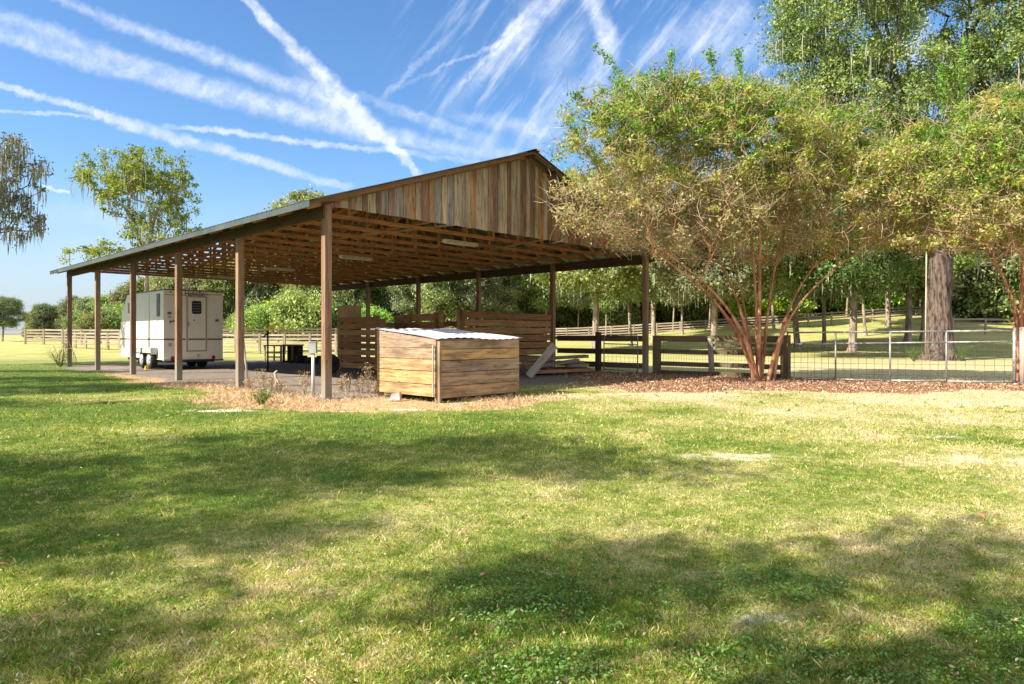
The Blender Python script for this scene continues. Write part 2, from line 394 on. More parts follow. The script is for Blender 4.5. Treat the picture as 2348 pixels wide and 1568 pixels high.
def build_grass():
    N = 860000
    u = RNG.random(N); a, b = 1/2.15, 1/30.
    Y = 1/(a+(b-a)*u)
    X = RNG.uniform(-1, 1, N)*(.77*Y*1.04+.35)
    inb, straw, mulch, sand, dry, weed = masks(X, Y)
    keep = RNG.random(N) < np.clip(1-inb*1.1, 0, 1)*np.clip(1-mulch*1.05, 0, 1)*np.clip(1-sand*.93, 0, 1)*(1-.75*straw)*(.45+.55*(vnoise(X*9, Y*9, 5) > .22))
    keep &= ~((Y > fence_y(X)-.5) & (X > 1.6) & (X < 5) & (Y < 25))
    X, Y, dry, straw, weed = X[keep], Y[keep], dry[keep], straw[keep], weed[keep]; n = len(X)
    cl = fbm(X*2.3, Y*2.3, 91); f2 = fbm(X*11, Y*11, 57, 2)
    d = np.clip(dry+(cl-.5)*.9+(f2-.5)*1.1+RNG.normal(0, .24, n)+straw*.5-weed*.4, 0, 1)[:, None]
    g0 = np.array([.10, .19, .02]); g1 = np.array([.33, .38, .06]); g2 = np.array([.53, .53, .18]); g3 = np.array([.72, .62, .40])
    c = np.where(d < .4, g0+(g1-g0)*(d/.4), np.where(d < .72, g1+(g2-g1)*((d-.4)/.32), g2+(g3-g2)*((d-.72)/.28)))
    c = c*RNG.uniform(.5, 1.45, (n, 1))
    q = RNG.random((n, 1)); c = np.where(q < .10, c*np.array([.75, .45, .45]), np.where(q > .93, c*np.array([1.25, 1.2, 1.6]), c))
    sc_ = np.clip(Y/5, .75, 4.5)
    h = RNG.uniform(.010, .027, n)*np.clip(.6+.8*cl, .5, 1.5)*np.where(RNG.random(n) < .02, 2.2, 1)*(1+(Y > 6)*.25)*(1+.5*straw)
    w = RNG.uniform(.0024, .0048, n)*sc_
    lean = RNG.uniform(.35, 1.5, n)
    # scattered coarser tufts
    m_ = 1500; ty = 1/RNG.uniform(1/13., 1/2.2, m_); tx = RNG.uniform(-.8, .8, m_)*ty; kk = 14
    bx_ = (tx[:, None]+RNG.normal(0, .022, (m_, kk))).ravel(); by_ = (ty[:, None]+RNG.normal(0, .022, (m_, kk))).ravel()
    hh_ = np.repeat(RNG.uniform(.025, .05, m_), kk)*RNG.uniform(.5, 1.1, m_*kk); ok_ = masks(bx_, by_)[3] < .3; ok_ &= (masks(bx_, by_)[0] < .2)&(masks(bx_, by_)[2] < .2)
    tc_ = np.repeat(np.where(RNG.random((m_, 1)) < .7, (.17, .30, .03), (.50, .46, .20)), kk, 0)*RNG.uniform(.6, 1.4, (m_*kk, 1))
    X = np.concatenate([X, bx_[ok_]]); Y = np.concatenate([Y, by_[ok_]]); h = np.concatenate([h, hh_[ok_]]); w = np.concatenate([w, np.full(ok_.sum(), .0055)*np.clip(by_[ok_]/4, 1, 3)]); lean = np.concatenate([lean, RNG.uniform(.2, 1.2, ok_.sum())]); c = np.concatenate([c, tc_[ok_]])
    V, idx, cc = blades(X, Y, h*np.clip(Y/6, 1, 1.5), w, lean, c)
    o = link('grass', np_mesh('grass', V, idx, 4, M_grass, cc)); tag(o, 'mown lawn grass, green to straw coloured, patchy and sun dappled', 'grass', kind='stuff')
    # broadleaf weeds among the lawn
    n = 110000; X = RNG.uniform(-3, 3.6, n); Y = RNG.uniform(2.15, 4.8, n)
    wd = masks(X, Y)[5]; k = (RNG.random(n) < wd*.7*(.4+.9*vnoise(X*6, Y*6, 19))+.12*ss(.45, .65, fbm(X*2, Y*2, 12))); X, Y = X[k], Y[k]; n = len(X)
    cen = np.stack([X, Y, ground_z(X, Y)+RNG.uniform(.0, .038, n)], 1); r = RNG.uniform(.003, .0085, n)*np.where(RNG.random(n) < .08, 1.6, 1)
    nrm = np.stack([RNG.normal(0, .45, n), RNG.normal(0, .45, n), np.ones(n)], 1); nrm /= np.linalg.norm(nrm, axis=1)[:, None]
    aa = np.cross(nrm, np.stack([np.cos(X*999), np.sin(X*999), np.zeros(n)], 1)); aa /= np.linalg.norm(aa, axis=1)[:, None]; bb = np.cross(nrm, aa)
    V = np.empty((n, 6, 3))
    for q in range(6):
        th = q*math.pi/3; V[:, q] = cen+(aa*math.cos(th)+bb*math.sin(th)*.8)*r[:, None]
    col = np.array([.13, .25, .05])*RNG.uniform(.5, 1.5, (n, 1))+np.array([.03, .03, .03])*RNG.random((n, 1))
    o = link('ground_cover', np_mesh('ground_cover', V.reshape(-1, 3), np.arange(n*6), 6, M_grass, np.repeat(col, 6, 0)))
    tag(o, 'low dark green broadleaf weeds spreading through the near lawn', 'ground cover', kind='stuff')
build_grass()

def leaf_quads(cen, size, col, asp=.5, up=.0, droop=0.):
    """rhombic leaf cards with random orientation"""
    n = len(cen); nr = RNG.normal(0, 1, (n, 3)); nr[:, 2] += up; nr /= np.linalg.norm(nr, axis=1)[:, None]
    d = RNG.normal(0, 1, (n, 3)); d[:, 2] -= droop; d -= nr*(np.sum(d*nr, 1))[:, None]; d /= np.linalg.norm(d, axis=1)[:, None]+1e-9
    s = np.cross(nr, d); size = np.broadcast_to(size, (n,))[:, None]
    V = np.empty((n, 4, 3), np.float32)
    V[:, 0] = cen-d*size*.5; V[:, 1] = cen+s*size*asp*.5+nr*size*.08; V[:, 2] = cen+d*size*.5; V[:, 3] = cen-s*size*asp*.5+nr*size*.08
    return V.reshape(-1, 3), np.arange(n*4).reshape(n, 4), np.repeat(col, 4, 0)

def build_litter():
    # fallen leaves: mulch strip, straw skirt, scattered on the lawn
    n = 90000; X = RNG.uniform(1, 19, n); Y = RNG.uniform(13, 25, n); mu = masks(X, Y)[2]
    k = RNG.random(n) < mu*(.35+.6*vnoise(X*2.2, Y*2.2, 8))+.02*(Y < 17); X, Y = X[k], Y[k]; n = len(X)
    r = RNG.random((n, 1)); col = np.where(r < .35, (.34, .165, .09), np.where(r < .65, (.50, .30, .17), np.where(r < .85, (.15, .09, .065), (.56, .46, .34))))*RNG.uniform(.7, 1.25, (n, 1))
    V, i, c = leaf_quads(np.stack([X, Y, ground_z(X, Y)+RNG.uniform(0, .045, n)], 1), RNG.uniform(.03, .075, n), col, .5, 1.0)
    o = link('leaf_litter', np_mesh('leaf_litter', V, i, 4, M_dryleaf, c)); tag(o, 'russet fallen leaves heaped under the crape myrtle and along the gate', 'leaf litter', kind='stuff')
    n = 5200; Y = 1/RNG.uniform(1/16., 1/2.2, n); X = RNG.uniform(-.8, .8, n)*Y
    r = RNG.random((n, 1)); col = np.where(r < .5, (.24, .13, .07), np.where(r < .85, (.40, .27, .16), (.50, .42, .30)))*RNG.uniform(.6, 1.2, (n, 1))
    V, i, c = leaf_quads(np.stack([X, Y, ground_z(X, Y)+RNG.uniform(.005, .035, n)], 1), RNG.uniform(.010, .028, n), col, .4, .8)
    o = link('lawn_debris', np_mesh('lawn_debris', V, i, 4, M_dryleaf, c)); tag(o, 'scattered crumbs of dead leaf and clippings over the lawn', 'debris', kind='stuff')
    n = 48000; X = RNG.uniform(-9, 1.2, n); Y = RNG.uniform(10.5, 19, n); inb, st = masks(X, Y)[:2]
    k = RNG.random(n) < st*(1-inb*.75); X, Y = X[k], Y[k]; n = len(X)
    t_, s_ = bt(X, Y)
    k = ~((t_ > -3.4) & (t_ < -.9) & (s_ > -.8) & (s_ < 1.6)); X, Y = X[k], Y[k]; n = len(X)
    r = RNG.random((n, 1)); col = np.where(r < .5, (.60, .42, .25), np.where(r < .8, (.45, .25, .14), (.68, .56, .38)))*RNG.uniform(.7, 1.2, (n, 1))
    V, i, c = blades(X, Y, RNG.uniform(.04, .13, n), RNG.uniform(.005, .010, n), RNG.uniform(.6, 1.5, n), col)
    o = link('straw', np_mesh('straw', V, i, 4, M_dryleaf, c)); tag(o, 'dry tan straw and dead grass round the near posts and box', 'straw', kind='stuff')
    # single fallen leaves on the near lawn
    for k, (px, py, s, cc) in enumerate(((1835, 1452, .05, (.5, .3, .15)), (1765, 1530, .05, (.6, .3, .13)), (2295, 1218, .07, (.6, .27, .08)), (2250, 1195, .08, (.5, .25, .12)),
                                         (8, 1310, .05, (.45, .15, .08)), (85, 1432, .045, (.4, .2, .1)), (1895, 1068 , .06, (.4, .2, .1)), (1105, 1335, .04, (.45, .22, .12)))):
        Yd = EYE*F/(py-HY); p = at(px, Yd, z=float(ground_z(0, Yd))+.04)
        V, i, c = leaf_quads(np.array([p]), s, np.array([cc]), .5, 6)
        V = np.concatenate([V, V+np.array([0, 0, .003])])
        me = np_mesh('fallen_leaf', V-p, np.array([[0, 1, 2, 3], [7, 6, 5, 4]]), 4, M_dryleaf, np.repeat(np.array([cc]), 8, 0))
        o = link('fallen_leaf', me, loc=p)
        tag(o, 'curled brown fallen leaf lying on the near lawn', 'leaf', 'fallen leaves on the lawn')
build_litter()

# ================================================================== BARN
barn = thing('pole_barn', 'open pole barn with low pitched metal roof and weathered board gable', 'barn', P0)
ZB = 3.99
SL = (6.25-4.1)/6.2                       # roof pitch
def roofz(s, lift=0.):                    # top of top chord at span position s
    return 6.2-abs(s-SPAN/2)*SL+lift
for t in range(6):
    for s in (0, SPAN):
        if s == SPAN and t == 5: pass
        m = MB(); w = .155; top = ZB-.005
        m.box(bp(t*BAY, s, top/2-.15), D1*w, D2*w, UP*(top+.3))
        m.build('post', M_post, barn)
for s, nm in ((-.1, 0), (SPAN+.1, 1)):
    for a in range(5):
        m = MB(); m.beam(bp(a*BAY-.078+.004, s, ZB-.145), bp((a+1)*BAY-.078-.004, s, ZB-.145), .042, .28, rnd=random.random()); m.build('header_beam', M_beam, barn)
# inner plate under the trusses
# truss (one mesh, repeated)
def truss_mesh():
    m = MB(); c = SPAN/2
    o = lambda s, z: bp(0, s, z)
    m.beam(o(-.13, ZB+.048), o(c-.001, ZB+.048), .04, .095, rnd=.1); m.beam(o(c+.001, ZB+.048), o(SPAN+.13, ZB+.048), .04, .095, rnd=.4)
    zt = lambda s: roofz(s)-.07
    m.beam(o(-.45, zt(-.45)), o(c, zt(c)), .04, .095, rnd=.6); m.beam(o(SPAN+.45, zt(SPAN+.45)), o(c, zt(c)), .04, .095, rnd=.3)
    q = [1.3, 2.6, 3.9, 5.0]
    for s in q:
        for ss_ in (s, SPAN-s):
            m.beam(o(ss_, ZB+.1), o(ss_, zt(ss_)-.04), .036, .075, up=D2, rnd=random.random())
    m.beam(o(c, ZB+.1), o(c, zt(c)-.05), .036, .09, up=D2)
    for a, b in ((0.3, 1.3), (1.3, 2.6), (2.6, 3.9), (3.9, c-.1)):
        m.beam(o(a, ZB+.12) if a > .3 else o(a, ZB+.1), o(b, zt(b)-.08), .034, .07); m.beam(o(SPAN-a, ZB+.1), o(SPAN-b, zt(b)-.06), .034, .07)
    return m
tm = truss_mesh(); tr0 = tm.build('truss', M_truss, barn); NTR = 18
for k in range(1, NTR):
    o = tr0.copy(); C.objects.link(o); o.parent = barn; o.location = Vector(D1*(LEN/(NTR-1)*k))
# long light braces laid over the bottom chords
for a, b, t0, t1 in ((3.2, 3.2, .1, 20.3), (8.8, 8.8, .1, 20.3)):
    m = MB(); m.beam(bp(t0, a, ZB+.118), bp(t1, b, ZB+.118), .09, .038); m.build('brace', M_truss, barn)
for a, b, t0, t1 in ((4.2, 3.0, 0.1, 6.0), (7.6, 8.6, .2, 5.8)):
    m = MB(); m.beam(bp(t0, a, ZB+.158), bp(t1, b, ZB+.158), .09, .036, rnd=.3); m.build('brace', M_grey, barn)
# purlins
for side in (0, 1):
    for k in range(8):
        s = -.42+k*.9; s2 = s if side == 0 else SPAN-s
        z = roofz(s2)+.022
        m = MB(); n_ = np.cross(D1, D2*(1 if side == 0 else -1)*1.0+UP*SL); n_ /= np.linalg.norm(n_); n_ = n_ if n_[2] > 0 else -n_
        m.beam(bp(-.32, s2, z), bp(LEN+.3, s2, z), .09, .04, up=n_); m.build('purlin', M_purlin, barn)
# roof sheets: ribbed, with thickness
def roof_sheet(side):
    t0, t1 = -.42, LEN+.4; s0, s1 = -.62, SPAN/2
    prof = []; t = t0
    while t < t1:
        prof += [(t, 0), (t+.17, 0), (t+.185, .019), (t+.215, .019), (t+.23, 0)]; t += .23
    V = []; G = []
    for (tt, dz) in prof:
        for s in (s0, s1):
            for th in (0, .006):
                sx = s if side == 0 else SPAN-s
                V.append(bp(min(tt, t1), sx, 6.2-(SPAN/2-s)*SL+.048+dz+th))
    V = np.array(V); nq = len(prof); fs = []
    for i in range(nq-1):
        a = i*4; b = a+4
        fs += [(a+1, b+1, b+3, a+3), (a, a+2, b+2, b), (a, b, b+1, a+1), (a+2, a+3, b+3, b+2)]
    me = bpy.data.meshes.new('roof_panel'); me.from_pydata((V-P0).tolist(), [], fs); me.materials.append(M_roof); me.materials.append(M_under)
    me.update(); me.polygons.foreach_set('material_index', [1 if i % 4 == 1 else 0 for i in range(len(fs))])
    link('roof_panel', me, barn)
roof_sheet(0); roof_sheet(1)
m = MB()
for sg in (-1, 1):
    m.beam(bp(-.44, SPAN/2+sg*.08, 6.275-.08*SL*.5), bp(LEN+.42, SPAN/2+sg*.08, 6.275-.08*SL*.5), .17, .006, up=(UP+D2*sg*SL)/math.hypot(1, SL))
m.build('ridge_cap', M_roof, barn)
for s in (-.605, SPAN+.605):
    m = MB(); m.beam(bp(-.4, s, roofz(s)-.02), bp(LEN+.38, s, roofz(s)-.02), .022, .12); m.build('fascia', M_roof, barn)
# rake boards + gable siding
for t, d in ((-.36, -1),):
    for sg in (0, 1):
        m = MB(); a = -.6; pts = [bp(t, a if not sg else SPAN-a, roofz(a)-.03), bp(t, SPAN/2, roofz(SPAN/2)-.03)]
        m.beam(pts[0]+UP*.03, pts[1]+UP*.03, .03, .07); m.build('rake_board', M_purlin, barn)
def gable(t, name):
    m = MB(); s = -.06; i = 0
    while s < SPAN+.06:
        wide = random.uniform(.21, .29); nar = random.uniform(.09, .15)
        for w, prd in ((wide, 0), (nar, .018)):
            e = min(s+w-.003 if not prd else s+w+.012, SPAN+.08); a = s-(.012 if prd else 0)
            lo = ZB-.02+random.uniform(-.012, .012); ta, tb = roofz(a)-.10, roofz(e)-.10
            if e > SPAN/2 > a: ta = tb = min(ta, tb)
            th = .022; off = t-.03-prd
            m.hexa([bp(off, a, lo), bp(off-th, a, lo), bp(off-th, e, lo), bp(off, e, lo), bp(off, a, ta), bp(off-th, a, ta), bp(off-th, e, tb), bp(off, e, tb)])
            s = s+w
    # board order shows a mottled mix of colours
    m.build(name, M_gable, barn)
gable(0, 'gable_siding')

# shop lights hung under the trusses
LB = ['fluorescent shop light nearest the open gable under the trusses', 'fluorescent shop light second from the gable under the trusses', 'fluorescent shop light third from the gable under the trusses', 'fluorescent shop light deepest inside the barn roof']
for k, t in enumerate((1.95, 7.3, 12.8, 18.3)):
    L = thing('shop_light', LB[k], 'light fixture', bp(t, 5.45, ZB-.1), 'shop lights under the barn trusses')
    m = MB(); c = bp(t, 5.45, ZB-.045); m.hexa([c-D2*.62-D1*.11-UP*.04, c+D2*.62-D1*.11-UP*.04, c+D2*.62+D1*.11-UP*.04, c-D2*.62+D1*.11-UP*.04,
                                               c-D2*.62-D1*.06+UP*.04, c+D2*.62-D1*.06+UP*.04, c+D2*.62+D1*.06+UP*.04, c-D2*.62+D1*.06+UP*.04]); m.build('housing', M_lamp, L)
    for q in (-.05, .05):
        m = MB(); m.tube([c-D2*.58+D1*q-UP*.056, c+D2*.58+D1*q-UP*.056], .015, 8); m.build('tube', M_pvc, L)

# ================================================================== PENS INSIDE THE BARN
def board_panel(name, label, cat, A, B, h, rails, gap, mat, posts=(), pw=.13, base=.05, group=None, capz=None, twoside=False, rails_names='board'):
    """rails: number of boards between base and h; posts: fractions along A-B"""
    A = np.array(A, float); B = np.array(B, float); d = (B-A); L = np.linalg.norm(d[:2]); d = d/L; nrm = np.array([-d[1], d[0], 0])
    T = thing(name, label, cat, ((A+B)/2)*[1, 1, 0], group)
    bh = (h-base-gap*(rails-1))/rails
    for i in range(rails):
        z = base+bh/2+i*(bh+gap); m = MB(); j = random.uniform(-.01, .01)
        m.beam(A+UP*(z+j), B+UP*(z-j), .03, bh); m.build(rails_names, mat, T)
    for f in posts:
        m = MB(); p = A+(B-A)*f; hh = h+random.uniform(.0, .05); m.box(p+nrm*(.017+pw/2)+UP*(hh/2-.05), d*pw, nrm*pw, UP*(hh+.1)); m.build('post', mat, T)
    return T
# wall across the barn from row B post, big stall wall
Q1 = bp(BAY, SPAN-.1); QA = bp(BAY+.0, SPAN-4.75)
board_panel('stall_wall', 'tall slatted stall wall ending at the second right hand post', 'stall wall', QA, Q1, 2.08, 8, .045, M_pen, (.02, .52), .13, .05)
m = MB(); m.box(bp(BAY-.1, SPAN-4.66, 1.08), D2*.1, D1*.05, UP*2.1); m.solo('stall_post', M_pen, 'upright plank closing the left end of the tall stall wall', 'post')
board_panel('stall_partition', 'slatted partition panel seen over the lidded box', 'stall wall', at(1018, 23.0, z=0), at(905, 25.3, z=0), 2.06, 7, .04, M_pen, (.12, .65), .12)
g = board_panel('stall_gate', 'brown slatted stall gate standing left of the lidded box', 'gate', at(776, 25.9, z=0), at(868, 24.2, z=0), 1.98, 8, .05, M_pen, (.03, .93), .12)
m = MB(); p = at(842, 24.6, z=1.72); m.beam(at(815, 25.13, z=1.72), at(866, 24.15, z=1.72), .03, .36); m.build('plate', M_pen, g)
m = MB(); d = (at(868, 24.2, z=0)-at(776, 25.9, z=0)); d /= np.linalg.norm(d); m.beam(at(868, 24.15, z=.95)-np.array([0, .08, 0]), at(884, 22.7, z=.95), .04, 1.85)
m.solo('stall_door', M_pen, 'solid brown plank stall door edge-on beside the stall gate', 'door')
m = MB(); A = at(774, 26.6, z=0); B = at(828, 25.9, z=0); m.beam(A+UP*1.25, B+UP*1.25, .02, 2.42)
m.solo('plywood_sheet', M_ply, 'tan plywood sheet standing upright behind the stall gate', 'plywood')
board_panel('rear_rail_fence', 'low brown rail fence between the two rear stall walls', 'fence', bp(BAY*1.02, SPAN-.25), bp(BAY*3.9, SPAN-.25), 1.9, 5, .12, M_pen, (.35, .7), .1, .3)

# ================================================================== RIGHT SIDE FENCE
fl = [at(1278, 25.0, z=0), at(1371, 23.9, z=0), at(1478, 22.52, z=0)]
T = thing('dark_board_fence', 'short dark board fence between the second and first right posts', 'fence', fl[0])
for a, b, mat in ((fl[0], fl[1], M_fblack), (fl[1], fl[2], M_fence)):
    for z, hh in ((1.18, .2), (.72, .19), (.25, .19)):
        m = MB(); m.beam(a+UP*z, b+UP*z, .035, hh); m.build('rail', mat, T)
m = MB(); m.box(fl[1]-np.array([0, .1, -.66]), D1*.16, D2*.16, UP*1.5); m.build('post', M_fblack, T)
# pipe gate leaf (walk-through) hung in front
def pipe(m, a, b, r=.022): m.tube([a, b], r, 8)
wg = thing('walk_gate', 'small narrow pipe gate leaning between fence post and corner post', 'gate', at(1430, 22.7, z=0))
A = at(1385, 23.2, z=0); B = at(1462, 22.25, z=0); d = (B-A)/np.linalg.norm(B-A)
m = MB(); pts = [A+UP*.05, A+UP*1.18, A+d*.05+UP*1.26, A+d*.13+UP*1.31, B-d*.05+UP*1.31, B+UP*1.25, B+UP*.05]; m.tube(pts, .02, 8)
pipe(m, A+UP*.1, B+UP*.1, .018); pipe(m, A+UP*1.0, B+UP*.98, .018); m.build('frame', M_steel, wg)
m = MB()
for k in range(1, 8): q = A+(B-A)*k/8; m.tube([q+UP*.1, q+UP*1.0], .003, 4)
for k in range(1, 6): m.tube([A+UP*(.1+.15*k), B+UP*(.1+.15*k)], .003, 4)
m.build('mesh', M_wire, wg)

ff = [at(1504, 22.2, z=0), at(1628, 21.2, z=0), at(1797, 19.65, z=0)]
T = thing('board_fence', 'mossy three rail board fence behind the crape myrtle trunk', 'fence', ff[1])
for i in (0, 1):
    for z, hh in ((1.19, .19), (.76, .15), (.36, .15)):
        m = MB(); m.beam(ff[i]+UP*z, ff[i+1]+UP*(z-.02), .035, hh); m.build('rail', M_fence, T)
m = MB(); m.beam(ff[1]+UP*.98, ff[2]+UP*.98, .035, .1); m.build('rail', M_fence, T)
m = MB(); m.beam(ff[0]+UP*.06, ff[2]+UP*.06, .04, .16); m.build('kick_board', M_fence, T)
for p, w, hh, mt in ((ff[0], .2, 1.28, M_fence), (ff[2], .22, 1.3, M_fence)):
    m = MB(); m.box(p+np.array([.0, -.13, hh/2-.05]), D1*w, D2*w, UP*(hh+.1)); m.build('post', mt, T)
m = MB(); m.tube([ff[1]+np.array([.03, -.12, -.1]), ff[1]+np.array([.0, -.12, .6]), ff[1]+np.array([-.03, -.1, 1.2])], [.1, .085, .08], 10); m.build('post', M_grey, T)
m = MB(); N_ = 46
for k in range(N_+1): q = ff[0]+(ff[2]-ff[0])*k/N_+np.array([0, -.03, 0]); m.tube([q+UP*.05, q+UP*1.15], .0028, 4, False)
for k in range(8): m.tube([ff[0]+UP*(.1+.14*k)-np.array([0, .03, 0]), ff[2]+UP*(.1+.14*k)-np.array([0, .03, 0])], .0028, 4, False)
m.build('wire_mesh', M_wire, T)

# pipe gate with wire mesh
gx = [(1806, 19.45), (1916, 18.9), (2041, 18.35), (2170, 17.9), (2326, 17.4)]
gp = [at(x, Y, z=0) for x, Y in gx]
G = thing('pipe_gate', 'long galvanised pipe fence panel with square wire mesh', 'gate', gp[2])
for i in range(4):
    for z0_, z1_, r in ((1.37, 1.41, .024), (1.03, 1.13, .024), (.04, .06, .024)):
        f0, f1 = i/4, (i+1)/4
        m = MB(); m.tube([gp[i]+UP*(z0_+(z1_-z0_)*f0), gp[i+1]+UP*(z0_+(z1_-z0_)*f1)], r, 8); m.build('rail', M_steel, G)
    m = MB(); a, b = gp[i], gp[i+1]; n_ = 7
    for k in range(1, n_): q = a+(b-a)*k/n_; m.tube([q+UP*.05, q+UP*1.06], .0055, 4, False)
    for k in range(1, 7): m.tube([a+UP*(.05+.15*k), b+UP*(.05+.15*k)], .0048, 4, False)
    m.build('mesh', M_wire, G)
for i, p in enumerate(gp):
    m = MB(); hh = 1.4 if i < 4 else 1.5; m.tube([p-UP*.1, p+UP*hh], .024 if i < 4 else .045, 10); m.build('post', M_steel, G)
e0 = at(2345, 17.3, z=0)
m = MB(); m.tube([e0-UP*.1, e0+UP*1.5], [.075, .07], 10); m.solo('round_post', M_grey, 'pale round wooden post at the right edge beside the gate', 'post')
# marker on the gate end
m = MB(); m.tube([gp[4]+UP*1.5, gp[4]+np.array([-.09, 0, 1.62]), gp[4]+np.array([-.22, 0, 1.72])], .012, 6); m.solo('yellow_tie', M_yellow, 'thin yellow strap sticking up from the gate end post', 'strap')

# ================================================================== PASTURE FENCES
def rail_fence(name, label, pts, h, nr, mat, post_step=2.6, bh=.14, pw=.14, boards=1, group=None, overlap=0):
    pts = [np.array([p[0], p[1], float(ground_z(p[0], p[1]))]) for p in pts]
    T = thing(name, label, 'fence', pts[0], group); P = [pts[0]]
    for a, b in zip(pts[:-1], pts[1:]):
        n = max(1, int(round(np.linalg.norm(b-a)/post_step)))
        for k in range(1, n+1):
            q = a+(b-a)*k/n; q[2] = float(ground_z(q[0], q[1])); P.append(q)
    for i in range(len(P)-1):
        m = MB()
        for j in range(nr):
            z = h-.08-j*(h-.25)/max(nr, 1); a = P[i].copy(); b = P[i+1].copy()
            m.beam(a+UP*(z+random.uniform(-.02, .02)), b+UP*(z+random.uniform(-.02, .02)), .035, bh)
        m.build('rails', mat, T)
    for i, p in enumerate(P):
        m = MB(); hh = h+random.uniform(.0, .06); m.box(p+UP*(hh/2-.1), np.array([pw, 0, 0]), np.array([0, pw, 0]), UP*(hh+.2)); m.build('post', mat, T)
    return T
F2 = lambda x, Y: at(x, Y)[:2]
rail_fence('paddock_fence', 'weathered three rail fence right behind the trailer', [F2(150, 58), F2(275, 52), F2(400, 49), F2(540, 46), F2(770, 44), F2(880, 43)], 1.35, 4, M_pasture, 1.9, .11)
rail_fence('rear_paddock_fence', 'farther weathered fence running behind the whole barn', [F2(58, 68), F2(275, 66), F2(540, 70), F2(770, 78), F2(1120, 82)], 1.5, 4, M_pasture, 2.4, .17)
rail_fence('edge_field_fence', 'thin post and rail fence at the far left field', [F2(-150, 84), F2(5, 84), F2(58, 84)], 1.35, 2, M_pasture, 4, .14)
rail_fence('pasture_fence', 'long pale rail fence crossing the pasture among the oaks', [F2(1150, 88), F2(1300, 84), F2(1560, 80), F2(1800, 76), F2(1960, 76), F2(2080, 78), F2(2140, 78)], 1.45, 4, M_pasture, 2.9, .15)
rail_fence('paddock_rail_fence', 'pale three rail fence at the right behind the big oak', [F2(2185, 61), F2(2260, 60), F2(2348, 58), F2(2500, 57)], 1.45, 3, M_grey, 2.8, .17)

# ================================================================== HORSE TRAILER
TR0 = np.array([-13.02, 24.85, 0.]); TW = 2.2; TL = 5.2; TZ0, TZ1 = .36, 3.03
tr = thing('horse_trailer', 'white horse trailer with rear door, parked under the barn roof', 'trailer', TR0)
def tp(f, s, z): return TR0+D1*f+D2*s+UP*z          # f forward from the rear, s from left side to right
def trailer_body():
    # profile in (f, z): sloping nose
    pr = [(0, TZ0), (TL, TZ0+.06), (TL+.02, 1.5), (TL-.25, 2.35), (TL-.85, TZ1-.05), (TL-1.2, TZ1), (0, TZ1)]
    r = .07; S = [0, .02, .06, TW-.06, TW-.02, TW]; ins = [.06, .02, 0, 0, .02, .06]
    cen = np.array([TL/2, (TZ0+TZ1)/2]); V = []
    for s, i in zip(S, ins):
        for f, z in pr:
            q = np.array([f, z]); dlt = np.sign(cen-q)*i; V.append(tp(f+dlt[0]*(1 if f > 0 else .0), s, z+dlt[1]*(1 if z > 2 else 0)))
    n = len(pr); fs = []
    for a in range(len(S)-1):
        for k in range(n):
            i0 = a*n+k; i1 = a*n+(k+1) % n; fs.append((i0, i1, i1+n, i0+n))
    fs.append(tuple(range(n))[::-1]); fs.append(tuple((len(S)-1)*n+k for k in range(n)))
    me = bpy.data.meshes.new('body'); me.from_pydata((np.array(V)-TR0).tolist(), [], fs); me.materials.append(M_white); me.update()
    bm = __import__('bmesh').new(); bm.from_mesh(me); __import__('bmesh').ops.recalc_face_normals(bm, faces=bm.faces); bm.to_mesh(me); bm.free()
    return link('body', me, tr)
trailer_body()
def sx(x):   # span position on the rear face seen at photograph column x
    k = (x-CX)/F; return (k*TR0[1]-TR0[0])/(D2[0]-k*D2[1])
def zy(y, s): return EYE+(HY-y)/F*(TR0[1]+D2[1]*s)
def rear(mat, name, s0, s1, z0, z1, off=0., th=.02, parent=None):
    m = MB(); m.box(tp(-off-th/2, (s0+s1)/2, (z0+z1)/2), D2*(s1-s0), D1*th, UP*(z1-z0)); return m.build(name, mat, parent or tr)
ds0, ds1 = sx(427), sx(474); dz0, dz1 = zy(806, 1.2), zy(679, 1.2)
door = rear(M_white, 'door', ds0+.06, ds1-.06, dz0+.06, dz1-.06, .006, .03)
m = MB()
for a, b, c_, d_ in ((ds0, ds0+.055, dz0, dz1), (ds1-.055, ds1, dz0, dz1), (ds0+.056, ds1-.056, dz0, dz0+.055), (ds0+.056, ds1-.056, dz1-.055, dz1)):
    m.box(tp(-.02, (a+b)/2, (c_+d_)/2), D2*(b-a), D1*.034, UP*(d_-c_))
m.build('door_frame', M_trim, tr)
w0, w1 = sx(439), sx(461); wz0, wz1 = zy(720, 1.2), zy(690, 1.2)
def rrect(mat, name, s0, s1, z0, z1, off, th, r, parent):
    m = MB(); pts = []
    for cx, cz, a0 in ((s1-r, z1-r, 0), (s0+r, z1-r, 90), (s0+r, z0+r, 180), (s1-r, z0+r, 270)):
        for k in range(5):
            a = math.radians(a0+k*22.5); pts.append((cx+r*math.cos(a), cz+r*math.sin(a)))
    n = len(pts); b = len(m.v)
    for dd in (off, off+th):
        for s, z in pts: m.v.append(tp(-dd, s, z)); m.g.append((0, 0, 0))
    for k in range(n): m.f.append((b+k, b+(k+1) % n, b+n+(k+1) % n, b+n+k)); m.sm.append(False)
    m.f.append(tuple(b+k for k in range(n))[::-1]); m.sm.append(False); m.f.append(tuple(b+n+k for k in range(n))); m.sm.append(False)
    return m.build(name, mat, parent)
rrect(M_glass, 'window', w0, w1, wz0, wz1, .034, .012, .07, door)
m = MB()
for k in range(4): z = wz0+(wz1-wz0)*(k+1)/5; m.beam(tp(-.052, w0+.04, z), tp(-.052, w1-.04, z), .012, .014)
m.build('window_bars', M_steel, door)
m = MB(); m.lathe(tp(-.034, sx(444), zy(734, 1)), -D1, [(.028, 0), (.028, .02), (.01, .03)], 10); m.build('lock', M_strip, door)
